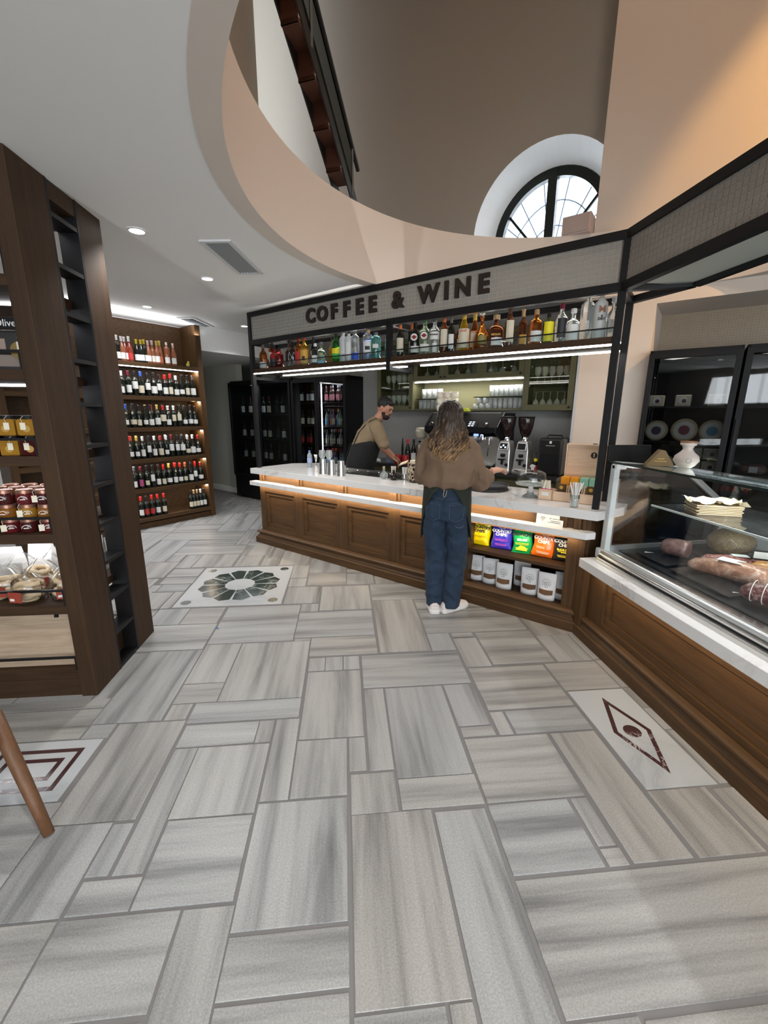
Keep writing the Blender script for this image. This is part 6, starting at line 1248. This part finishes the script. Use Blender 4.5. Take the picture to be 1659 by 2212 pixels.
for k, (x, y, rz) in enumerate(BG):
    t = thing('bread_ring_bag', 'clear bag of pale bread rings, %s along the lower walnut shelf' % ORD[k], 'bread bag', (x, y, .561), rz, 'bread ring bags')
    for i in range(7):
        rr_ = .038; cx_, cy_, cz_ = random.uniform(-.035, .035), random.uniform(-.03, .03), .02+.020*i*.75; tl = random.uniform(-.7, .7)
        ring = [Vector((rr_*math.cos(2*PI*q/14), rr_*math.sin(2*PI*q/14), 0)) for q in range(15)]; M_ = Matrix.Rotation(tl, 3, 'X') @ Matrix.Rotation(tl*.6, 3, 'Y')
        MB().tube([M_ @ v+Vector((cx_, cy_, cz_)) for v in ring], .0135, 7, False).build('bread_ring', DGH, t, True)
    rings = []
    for z, w in ((.001, .065), (.01, .085), (.07, .09), (.13, .072), (.165, .03), (.175, .016), (.20, .035), (.24, .065)): rings.append([(w*(1+.10*math.sin(5*a+z*40))*math.cos(a), w*.85*(1+.10*math.sin(4*a+z*30))*math.sin(a), z) for a in [2*PI*i/18 for i in range(18)]])
    MB().loft(rings, True, False).build('bag', BAGF, t, True); MB().box(-.038, .038, -.086, -.084, .025, .085).build('label', mat('label_rust', (.30, .05, .03), .5), t); MB().box(-.03, -.005, -.0872, -.086, .035, .048).build('barcode', PAPER, t)
for k, (x, y, h) in enumerate(((-1.93, 2.72, .25), (-1.80, 2.78, .28), (-2.05, 2.62, .24), (-1.70, 2.84, .24))):
    t = thing('paper_bag', 'plain white paper bag, %s behind the bread rings' % ORD[k], 'paper bag', (x, y, .56), .1*k-.1, 'white paper bags'); MB().loft([[(-.075, -.03, 0), (.075, -.03, 0), (.075, .03, 0), (-.075, .03, 0)], [(-.075, -.025, h*.6), (.075, -.025, h*.6), (.075, .025, h*.6), (-.075, .025, h*.6)], [(-.072, -.004, h), (.072, -.004, h), (.072, .004, h), (-.072, .004, h)]]).build('bag', PAPER, t)
# ================================================================ CHAIR at the left edge
CHW = wood('chair_oak', (.085, .040, .019), (.13, .064, .032), 'z', .45)
t = thing('chair', 'light brown wooden chair, one splayed leg showing at the left edge', 'chair', (-1.55, 1.36, 0), 0)
def leg(f, top): MB().tube([Vector(f)+(Vector(top)-Vector(f))*u for u in (0, .3, .7, 1)], [.019, .023, .026, .027], 12).build('leg', CHW, t, True)
leg((.38, .05, 0), (.15, .20, .44)); leg((-.38, .05, 0), (-.15, .20, .44)); leg((.30, -.32, 0), (.17, -.17, .44)); leg((-.30, -.32, 0), (-.17, -.17, .44))
MB().prism([(.22*math.cos(a)*(1+.08*math.cos(2*a)), .22*math.sin(a)) for a in [2*PI*i/28 for i in range(28)]], .44, .475).build('seat', CHW, t, bevel=.01); MB().tube([(-.20, -.19, .47), (-.20, -.24, .78)], .014, 8).build('back_post', CHW, t); MB().tube([(.20, -.19, .47), (.20, -.24, .78)], .014, 8).build('back_post', CHW, t)
MB().loft([[(x, -.24-.05*(1-(x/.22)**2), z) for z in (.68, .80)]+[(x, -.22-.05*(1-(x/.22)**2), z) for z in (.80, .68)] for x in (-.22, -.11, 0, .11, .22)]).build('backrest', CHW, t, True)
t = tag(MB().ell((0, 0, .004), (.010, .007, .004), 8, 5).build('bottle_cap', mat('cap_bluef', (.03, .12, .5), .4), loc=(-.99, 3.0, .001)), 'tiny blue bottle cap lying on the floor', 'bottle cap')

# ================================================================ PEOPLE
from mathutils import noise
from mathutils.bvhtree import BVHTree
def capsule(mb, p, q, r0, r1, n=12, k=6):
    p, q = Vector(p), Vector(q); pts = []; rr = []
    t = (q-p).normalized()
    for i in range(k): a = PI/2*(1-i/k); pts.append(p-t*r0*math.sin(a)); rr.append(max(1e-4, r0*math.cos(a)))
    for i in range(k+1): u = i/k; pts.append(p+(q-p)*u); rr.append(r0+(r1-r0)*u)
    for i in range(1, k+1): a = PI/2*i/k; pts.append(q+t*r1*math.sin(a)); rr.append(max(1e-4, r1*math.cos(a)))
    mb.tube(pts, rr, n)
def chain(mb, pts, rr):
    for i in range(len(pts)-1): capsule(mb, pts[i], pts[i+1], rr[i], rr[i+1])
def oval(c, rx, ry, n=28, yaw=0, tilt=None):
    c = Vector(c); out = []
    for i in range(n):
        v = Vector((rx*math.cos(2*PI*i/n), ry*math.sin(2*PI*i/n), 0))
        if tilt is not None: v = tilt @ v
        out.append(c+v)
    return out
def blob(name, mb, mt, parent=None, voxel=.009, smooth=4, fold=0, fs=9., fz=1., seed=0):
    me = mb.mesh('tmp'); o = bpy.data.objects.new('tmp', me); C.objects.link(o)
    m = o.modifiers.new('r', 'REMESH'); m.mode = 'VOXEL'; m.voxel_size = voxel
    if smooth: s = o.modifiers.new('s', 'SMOOTH'); s.factor = .5; s.iterations = smooth
    bpy.context.view_layer.update(); dg = bpy.context.evaluated_depsgraph_get(); out = bpy.data.meshes.new_from_object(o.evaluated_get(dg)); out.name = name
    bpy.data.objects.remove(o); bpy.data.meshes.remove(me)
    if fold:
        nr = [v.normal.copy() for v in out.vertices]
        for v, n_ in zip(out.vertices, nr):
            p = v.co; q = Vector((p.x*fs, p.y*fs, p.z*fs*fz+seed)); f = noise.noise(q)+.5*noise.noise(q*2.1)
            v.co = p+n_*fold*(1-abs(f)*2.2)
    out.materials.clear(); out.materials.append(mt); out.shade_smooth()
    return obj(name, out, parent)
def cloth(name, col, rough=.85, var=.15, sc=300):
    m, t, b = nt(name); tc = N(t, 'ShaderNodeTexCoord'); n = N(t, 'ShaderNodeTexNoise', i_Scale=sc, i_Detail=2.); n2 = N(t, 'ShaderNodeTexNoise', i_Scale=9., i_Detail=4.)
    t.links.new(tc.outputs['Object'], n.inputs[0]); t.links.new(tc.outputs['Object'], n2.inputs[0]); ad = N(t, 'ShaderNodeMath', operation='ADD'); t.links.new(n.outputs[0], ad.inputs[0]); t.links.new(n2.outputs[0], ad.inputs[1])
    r = ramp(t, ad.outputs[0], [(.35, tuple(c*(1-var) for c in col)), (.65, tuple(min(1, c*(1+var)) for c in col))]); 
    mu = N(t, 'ShaderNodeMath', operation='MULTIPLY'); mu.inputs[1].default_value = .5; t.links.new(ad.outputs[0], mu.inputs[0]); t.links.new(mu.outputs[0], r.inputs[0])
    t.links.new(r.outputs[0], b.inputs['Base Color']); b.inputs['Roughness'].default_value = rough; b.inputs['Sheen Weight'].default_value = .02; b.inputs['Specular IOR Level'].default_value = .25; bp = N(t, 'ShaderNodeBump', i_Strength=.2, i_Distance=.001); t.links.new(n.outputs[0], bp.inputs['Height']); t.links.new(bp.outputs[0], b.inputs['Normal']); return m
SKIN = mat('skin_light', (.50, .27, .18), .5); SKIN.node_tree.nodes['Principled BSDF'].inputs['Subsurface Weight'].default_value = .1
SKIN2 = mat('skin_tan', (.40, .19, .12), .5)
def hand(mb, w, d, up, side, L=.17, curl=.5, thumb=1):
    """w wrist, d pointing direction, up = back of the hand, side = thumb side"""
    w, d, up, side = Vector(w), Vector(d).normalized(), Vector(up).normalized(), Vector(side).normalized(); pl = L*.52
    for k in range(4):
        o_ = (k-1.5)*.021; capsule(mb, w+side*(-o_*.55), w+d*pl+side*(-o_), .018, .014, 8, 3)
    for k in range(4):
        o_ = (k-1.5)*.021; fl = L*[.44, .50, .47, .37][k]; p = w+d*pl+side*(-o_); c = curl*(1+.12*k); dd = d
        for sg_ in (.42, .33, .25):
            ax = up; dd = (dd*math.cos(c)-up*math.sin(c)).normalized(); q = p+dd*fl*sg_; capsule(mb, p, q, .0095, .0085, 8, 3); p = q; up = (up*math.cos(c)+d*math.sin(c)*0).normalized()
    b = w+d*pl*.28+side*.024; t1 = b+(d*.55+side*.75).normalized()*L*.22; t2 = t1+(d*.9+side*.15-up*.3).normalized()*L*.19; capsule(mb, b, t1, .014, .0115, 8, 3); capsule(mb, t1, t2, .011, .009, 8, 3)
# ---------------------------------------------------------------- woman at the bar, seen from behind
WR = math.radians(-20); WP = (.80, 3.19, 0)
b = MB()
b.loft([oval((0, .0, z), rx, ry) for z, rx, ry in ((.86, .15, .11), (.95, .155, .115), (1.05, .125, .095), (1.2, .14, .10), (1.33, .165, .10), (1.40, .12, .08), (1.44, .06, .06))])
for sx in (-1, 1): chain(b, [(sx*.085, .0, .88), (sx*.085, .02, .50), (sx*.08, -.01, .10)], [.085, .055, .04]); capsule(b, (sx*.085, -.01, .06), (sx*.10, .12, .045), .035, .03)
capsule(b, (0, .0, 1.40), (0, .02, 1.50), .048, .045); b.ell((0, .025, 1.575), (.075, .095, .112)); b.ell((0, .045, 1.52), (.055, .065, .055)); b.ell((0, .122, 1.565), (.012, .022, .02), 10, 8)
for sx in (-1, 1): b.ell((sx*.075, .015, 1.565), (.012, .022, .03), 8, 6)
chain(b, [(.165, 0, 1.355), (.245, .01, 1.085), (.335, .115, 1.165)], [.046, .038, .026]); hand(b, (.335, .115, 1.165), (.62, .70, .12), (-.1, -.2, 1), (-.7, .65, .1), .165, .42)
chain(b, [(-.155, 0, 1.355), (-.20, .035, 1.10), (-.12, .23, 1.09)], [.046, .038, .026]); hand(b, (-.12, .23, 1.09), (.35, .9, -.05), (0, 0, 1), (.8, -.3, 0), .165, .4)
wm = blob('person', b, SKIN, None, .0075, 3); wm.location = WP; wm.rotation_euler = (0, 0, WR); tag(wm, 'woman with long wavy hair, brown blouse, jeans and dark apron at the bar', 'person')
b = MB()      # jeans
b.loft([oval((0, -.004, z), rx, ry) for z, rx, ry in ((.80, .172, .130), (.88, .176, .138), (.96, .162, .128), (1.03, .142, .112), (1.06, .138, .108))]); b.ell((-.075, -.075, .865), (.085, .07, .10)); b.ell((.075, -.075, .865), (.085, .07, .10))
for sx in (-1, 1):
    b.loft([oval((sx*x+dx, y, z), rx, ry) for z, x, y, rx, ry, dx in ((.86, .083, .0, .092, .118, 0), (.75, .088, .0, .092, .112, 0), (.60, .086, .012, .084, .098, sx*.004), (.46, .080, .02, .082, .094, .010), (.38, .080, .016, .086, .096, .010), (.30, .076, .01, .078, .088, .004), (.18, .070, -.005, .076, .086, .0), (.10, .068, -.01, .068, .084, 0), (.05, .068, -.012, .066, .086, 0))])
DEN = cloth('denim', (.019, .034, .060), .85, .35, 420); jn = blob('jeans', b, DEN, wm, .009, 2, .011, 8., 1.0, 3)
bv = BVHTree.FromPolygons([v.co for v in jn.data.vertices], [p.vertices for p in jn.data.polygons])
def seam(pts, name, m, r=.0018, parent=jn, bv=bv, dirv=(0, 1, 0), off=.001):
    out = []
    for i in range(len(pts)-1):
        for k in range(7):
            u = k/6; x = pts[i][0]+(pts[i+1][0]-pts[i][0])*u; z = pts[i][1]+(pts[i+1][1]-pts[i][1])*u
            h = bv.ray_cast(Vector((x, -1, z)), Vector(dirv))
            if h[0] is not None: out.append(h[0]-Vector(dirv)*off)
    if len(out) > 2: MB().tube(out, r, 4).build(name, m, parent)
STI = mat('stitch', (.06, .085, .13), .8); DK = mat('stitch_dark', (.015, .03, .07), .85)
seam([(0, 1.05), (0, .84)], 'centre_seam', DK, .0025); seam([(-.14, .985), (0, .965), (.14, .985)], 'yoke_seam', STI)
for sx in (-1, 1):
    seam([(sx*.035, .935), (sx*.145, .945), (sx*.14, .82), (sx*.09, .795), (sx*.04, .815), (sx*.035, .935)], 'back_pocket', STI); seam([(sx*.036, .922), (sx*.145, .932)], 'pocket_hem', STI); seam([(sx*.085, .45), (sx*.05, .44), (sx*.11, .43)], 'crease', DK, .0016)
MB().tube([bv.ray_cast(Vector((.115+.03*math.cos(PI+PI*i/8), -1, .765+.02*math.sin(PI+PI*i/8))), Vector((0, 1, 0)))[0] or Vector((.12, -.1, .76)) for i in range(9)], .0035, 5).build('tool_loop', STI, jn)
b = MB()      # blouse
b.loft([oval((0, y, z), rx, ry) for z, rx, ry, y in ((1.045, .150, .125, 0), (1.065, .185, .155, -.008), (1.11, .205, .168, -.012), (1.22, .200, .155, -.01), (1.32, .190, .132, -.006), (1.385, .16, .10, 0), (1.425, .10, .075, .005), (1.445, .062, .062, .01))])
chain(b, [(.145, -.005, 1.365), (.215, .0, 1.22), (.245, .012, 1.105)], [.066, .068, .075]); chain(b, [(.245, .012, 1.10), (.285, .062, 1.125)], [.072, .056])
chain(b, [(-.140, -.005, 1.365), (-.185, .005, 1.22), (-.195, .03, 1.12)], [.066, .068, .068]); chain(b, [(-.195, .03, 1.12), (-.16, .11, 1.10)], [.064, .055])
BLO = cloth('blouse_taupe', (.165, .108, .070), .8, .10, 500); bl = blob('blouse', b, BLO, wm, .009, 3, .018, 6., .75, 11)
bv2 = BVHTree.FromPolygons([v.co for v in bl.data.vertices], [p.vertices for p in bl.data.polygons])
MB().tube([(.283+.062*math.cos(a)*.75, .070-.062*math.cos(a)*.55, 1.12+.066*math.sin(a)) for a in [2*PI*i/18 for i in range(19)]], .010, 6, False).build('sleeve_cuff', BLO, bl, True)
MB().loft([[(.252-.018+.036*j, -.082, 1.20) for j in (0, 1)]+[(.252+.018-.036*j, -.078, 1.20) for j in (0, 1)], [(.262-.018+.036*j, -.086, 1.13) for j in (0, 1)]+[(.262+.018-.036*j, -.082, 1.13) for j in (0, 1)], [(.282-.018+.036*j, -.06, 1.085) for j in (0, 1)]+[(.282+.018-.036*j, -.056, 1.085) for j in (0, 1)]]).build('sleeve_tab', BLO, bl)
V = []; F_ = []; nu, nv = 33, 13      # waist apron, open at the back
for j in range(nv):
    v = j/(nv-1); z = 1.055-.40*v; op = math.radians(14+78*v**.75)
    for i in range(nu):
        u = i/(nu-1); a = -PI/2+op+(2*PI-2*op)*u; k = 1+.10*v+.02*math.sin(u*38)*v; V.append((.186*k*math.cos(a), (.150*k)*math.sin(a)-.004, z-(.05*v*abs(2*u-1)**4)))
F_ = [(j*nu+i, j*nu+i+1, (j+1)*nu+i+1, (j+1)*nu+i) for j in range(nv-1) for i in range(nu-1)]
APG = cloth('apron_green', (.022, .027, .020), .85, .2, 400); ap = MB().add(V, F_).build('apron', APG, wm, True); md = ap.modifiers.new('t', 'SOLIDIFY'); md.thickness = .006
MB().tube([(-.05, -.148, 1.052), (0, -.153, 1.048), (.05, -.148, 1.052)], .006, 6).build('apron_tie', APG, ap); MB().tube([(-.006, -.158, 1.05), (-.012, -.162, 1.0), (-.004, -.160, .985), (.006, -.162, 1.0), (.014, -.160, 1.04)], .0028, 5).build('apron_bow', mat('tie_cream', (.35, .30, .22), .8), ap)
def shoe(x, y, rz, parent):
    r_ = []
    for t_, w, h, z in ((-.125, .024, .05, .004), (-.11, .038, .075, .0), (-.05, .042, .085, 0), (.02, .045, .068, 0), (.08, .048, .052, 0), (.12, .040, .042, .0), (.145, .018, .028, .006)):
        r_.append([(w*sx, t_, z+hz) for sx, hz in ((-1.08, 0), (1.08, 0), (1.10, .03), (.9, h*.75), (.4, h), (-.4, h), (-.9, h*.75), (-1.10, .03))])
    b = MB(); b.loft(r_); s_ = blob('shoe', b, mat('sneaker_white', (.62, .58, .55), .6), parent, .006, 4); s_.location = (x, y, .012); s_.rotation_euler = (0, 0, rz)
    so = []
    for t_, w in ((-.132, .026), (-.115, .043), (-.05, .048), (.03, .051), (.09, .054), (.13, .044), (.153, .02)): so.append([(w*sx, t_, z) for sx, z in ((-1, -.012), (1, -.012), (1.04, .022), (-1.04, .022))])
    MB().loft(so).build('sole', mat('sole_white', (.68, .66, .64), .5), s_, bevel=.006); MB().tube([(-.04, -.10, .055), (0, -.125, .062), (.04, -.10, .055)], .004, 5).build('heel_tab', mat('sneaker_pink', (.55, .42, .42), .6), s_)
shoe(-.078, .0, .25, wm); shoe(.085, .015, -.75, wm)
MB().tube([(.322+.030*math.cos(a)*.6, .10-.030*math.cos(a)*.7, 1.155+.030*math.sin(a)) for a in [2*PI*i/14 for i in range(15)]], .0022, 5, False).build('bracelet', mat('bracelet_rust', (.35, .10, .04), .5), wm)
# hair: mass plus wavy locks
def hairmat(name, root, mid, tip, z0, z1):
    m, t, b = nt(name); tc = N(t, 'ShaderNodeTexCoord'); sp = N(t, 'ShaderNodeSeparateXYZ'); t.links.new(tc.outputs['Object'], sp.inputs[0]); mr = N(t, 'ShaderNodeMapRange'); mr.inputs[1].default_value = z1; mr.inputs[2].default_value = z0; t.links.new(sp.outputs[2], mr.inputs[0])
    mp = N(t, 'ShaderNodeMapping'); mp.inputs['Scale'].default_value = (70, 70, 5); t.links.new(tc.outputs['Object'], mp.inputs[0]); n = N(t, 'ShaderNodeTexNoise', i_Scale=1., i_Detail=3.); t.links.new(mp.outputs[0], n.inputs[0])
    s1 = N(t, 'ShaderNodeMath', operation='SUBTRACT'); s1.inputs[1].default_value = .5; t.links.new(n.outputs[0], s1.inputs[0]); m1 = N(t, 'ShaderNodeMath', operation='MULTIPLY_ADD'); m1.inputs[1].default_value = 1.1; t.links.new(s1.outputs[0], m1.inputs[0]); t.links.new(mr.outputs[0], m1.inputs[2])
    r = ramp(t, m1.outputs[0], [(.1, root), (.5, mid), (.95, tip)]); t.links.new(r.outputs[0], b.inputs['Base Color']); b.inputs['Roughness'].default_value = .48; return m
HM = hairmat('hair_balayage', (.010, .006, .004), (.05, .027, .013), (.26, .145, .06), 1.22, 1.70)
b = MB(); b.ell((0, .005, 1.60), (.092, .110, .098)); b.loft([oval((0, y, z), rx, ry) for z, rx, ry, y in ((1.62, .080, .08, -.02), (1.55, .100, .095, -.03), (1.45, .112, .085, -.055), (1.36, .112, .065, -.088), (1.30, .085, .045, -.115), (1.26, .045, .028, -.128))])
hr = blob('hair', b, HM, wm, .009, 4, .012, 26., .16, 5)
rn = random.Random(12); HL = mat('hair_highlight', (.30, .18, .085), .45); HD = mat('hair_lowlight', (.030, .016, .008), .45)  # lighter and darker locks, the hair's own colour
for nm_, m_, cnt in (('hair_locks', HM, 120), ('hair_highlights', HL, 46), ('hair_lowlights', HD, 46)):
    mb = MB()
    for i in range(cnt):
        u = rn.uniform(-1.08, 1.08); ph = rn.uniform(0, 6.28); am = rn.uniform(.010, .024); fq = rn.uniform(15, 21); L = rn.uniform(.30, .47)*(1-.14*abs(u)); pts = []; z0 = 1.69-.05*u*u-rn.uniform(0, .05); n_ = 22
        if nm_ == 'hair_highlights': z0 -= rn.uniform(.05, .14); L *= .85
        for k in range(n_):
            v = k/(n_-1); z = z0-L*v; f = min(1, (1.70-z)/.30); wid = .050+.082*min(1, f)*(1 if z > 1.36 else max(.35, 1-(1.36-z)*4.5))
            back = .097 if z > 1.5 else .097+.050*min(1, (1.5-z)/.15); x = u*wid*(1+.05*math.sin(ph*2))+am*math.sin(ph+v*fq)*min(1, v*2.2); y = -back*math.sqrt(max(.05, 1-(u*.84)**2))-.004+am*.7*math.cos(ph+v*fq)*min(1, v*2.2)
            if z > 1.62: y *= max(.2, math.sqrt(max(.02, 1-((z-1.59)/.115)**2)))
            pts.append((x, y-.006, z))
        r_ = rn.uniform(.005, .0085)*(.75 if m_ is not HM else 1); mb.tube(pts, [.0015, r_*.7]+[r_]*(n_-6)+[r_*.8, r_*.6, r_*.35, .001], 6)
    mb.build(nm_, m_, hr, True)
# ---------------------------------------------------------------- barista leaning over the prep shelf (local +x = facing)
MR = math.radians(4); MP_ = Vector((.303, 5.377, 0))
b = MB(); tl = Matrix.Rotation(math.radians(24), 3, 'Y')
b.loft([oval((x, 0, z), rx, ry, 28, 0, tl) for x, z, rx, ry in ((-.12, .90, .11, .15), (-.12, 1.0, .11, .15), (-.08, 1.16, .11, .155), (-.01, 1.32, .12, .175), (.05, 1.43, .105, .18), (.09, 1.50, .07, .11), (.11, 1.535, .055, .06))])
for sy in (-1, 1): chain(b, [(-.12, sy*.09, .90), (-.09, sy*.10, .48), (-.13, sy*.10, .09)], [.095, .065, .045]); capsule(b, (-.13, sy*.10, .05), (.01, sy*.11, .04), .042, .035)
capsule(b, (.09, 0, 1.50), (.165, -.01, 1.60), .058, .056)
hd = Vector((.205, -.02, 1.675)); ht = Matrix.Rotation(math.radians(-38), 3, 'Z') @ Matrix.Rotation(math.radians(28), 3, 'Y')
H_ = lambda x, y, z: hd+ht @ Vector((x, y, z))
b.ell(hd, (.100, .078, .118), 18, 12, ht); b.ell(H_(.045, 0, -.055), (.058, .056, .065), 14, 10, ht); b.ell(H_(.100, 0, -.012), (.018, .014, .026), 10, 8, ht); b.ell(H_(.088, 0, .030), (.018, .05, .014), 12, 8, ht)
for sy in (-1, 1): b.ell(H_(-.005, sy*.078, -.005), (.022, .012, .032), 10, 8, ht)
for sy, sh, el, wr_ in ((-1, (.08, -.185, 1.44), (.15, -.225, 1.20), (.27, -.165, 1.07)), (1, (.08, .185, 1.44), (.19, .20, 1.20), (.33, .08, 1.06))):
    chain(b, [sh, el, wr_], [.062, .047, .032]); hand(b, wr_, (.75, -.1*sy, -.55), (.5, 0, .8), (0, -sy, .2), .185, .5)
mn = blob('person', b, SKIN2, None, .0075, 2); mn.location = MP_; mn.rotation_euler = (0, 0, MR); tag(mn, 'bearded barista in khaki shirt and black apron leaning over the bar', 'person')
b = MB()
b.loft([oval((x, 0, z), rx, ry, 28, 0, tl) for x, z, rx, ry in ((-.135, .84, .15, .17), (-.13, .98, .150, .175), (-.08, 1.16, .142, .18), (-.01, 1.32, .145, .195), (.05, 1.43, .125, .20), (.09, 1.50, .085, .13), (.115, 1.54, .066, .075))])
for sy, sh, el in ((-1, (.07, -.175, 1.435), (.155, -.218, 1.235)), (1, (.07, .175, 1.435), (.185, .195, 1.23))): chain(b, [sh, el], [.085, .072])
KH = cloth('shirt_khaki', (.21, .155, .095), .85, .12, 400); shs = blob('shirt', b, KH, mn, .009, 3, .006, 8., .9, 2)
b = MB()
for sy in (-1, 1): chain(b, [(-.12, sy*.09, .92), (-.09, sy*.10, .48), (-.13, sy*.10, .10)], [.12, .085, .075])
b.ell((-.12, 0, .92), (.13, .17, .10)); blob('trousers', b, cloth('trousers_black', (.014, .014, .015), .85), mn, .012, 3)
V = []; nu, nv = 29, 14
for j in range(nv):
    v = j/(nv-1); z = 1.285-.75*v; cx_ = -.135+.32*max(0, z-.95)*1.0; hw = math.radians(150 if v > .16 else 80+437*v)
    for i in range(nu):
        u = i/(nu-1); a = -hw+2*hw*u; k = 1+.05*v; V.append((cx_+(.180*k)*math.cos(a)*1.02, .208*k*math.sin(a), z-.30*(math.cos(a))*.45*.5+(.10 if z > 1.0 else 0)*0))
AB = cloth('apron_black', (.012, .013, .013), .85, .2, 400); ab = MB().add(V, [(j*nu+i, j*nu+i+1, (j+1)*nu+i+1, (j+1)*nu+i) for j in range(nv-1) for i in range(nu-1)]).build('apron', AB, mn, True); md = ab.modifiers.new('t', 'SOLIDIFY'); md.thickness = .006
bv3 = BVHTree.FromPolygons([v.co for v in shs.data.vertices], [p.vertices for p in shs.data.polygons])
stp = []
for p in ((-.30, -.06, 1.10), (-.22, -.09, 1.25), (-.16, -.11, 1.38), (-.09, -.13, 1.47), (.0, -.12, 1.54), (.08, -.10, 1.56), (.15, -.09, 1.50), (.19, -.08, 1.40)):
    h = bv3.find_nearest(Vector(p)); stp.append(h[0]+h[1]*.003)
MB().tube(stp, .0065, 6).build('apron_strap', AB, mn)
b = MB(); b.ell(H_(-.022, 0, .035), (.098, .085, .095), 18, 12, ht); b.ell(H_(.02, 0, .085), (.075, .07, .045), 16, 10, ht); blob('hair', b, mat('hair_black', (.006, .005, .005), .6), mn, .006, 2, .003, 60., 1., 1)
b = MB(); b.ell(H_(.058, 0, -.085), (.052, .056, .050), 16, 10, ht); b.ell(H_(.030, .045, -.055), (.035, .022, .055), 12, 8, ht); b.ell(H_(.030, -.045, -.055), (.035, .022, .055), 12, 8, ht); blob('beard', b, mat('beard_dark', (.022, .012, .009), .8), mn, .006, 2, .003, 70., 1., 4)
MB().ell(H_(.106, 0, -.062), (.008, .020, .006), 10, 6, ht).build('mouth', mat('lips', (.28, .10, .08), .5), mn, True); MB().ell(H_(.103, 0, -.044), (.010, .030, .007), 10, 6, ht).build('moustache', MT['beard_dark'], mn, True)
for sy in (-1, 1): MB().ell(H_(.088, sy*.032, .010), (.010, .014, .008), 10, 8, ht).build('eye', mat('eye_dark', (.02, .014, .012), .2), mn, True); MB().ell(H_(.098, sy*.033, .034), (.008, .022, .005), 10, 6, ht).build('eyebrow', MT['beard_dark'], mn, True)
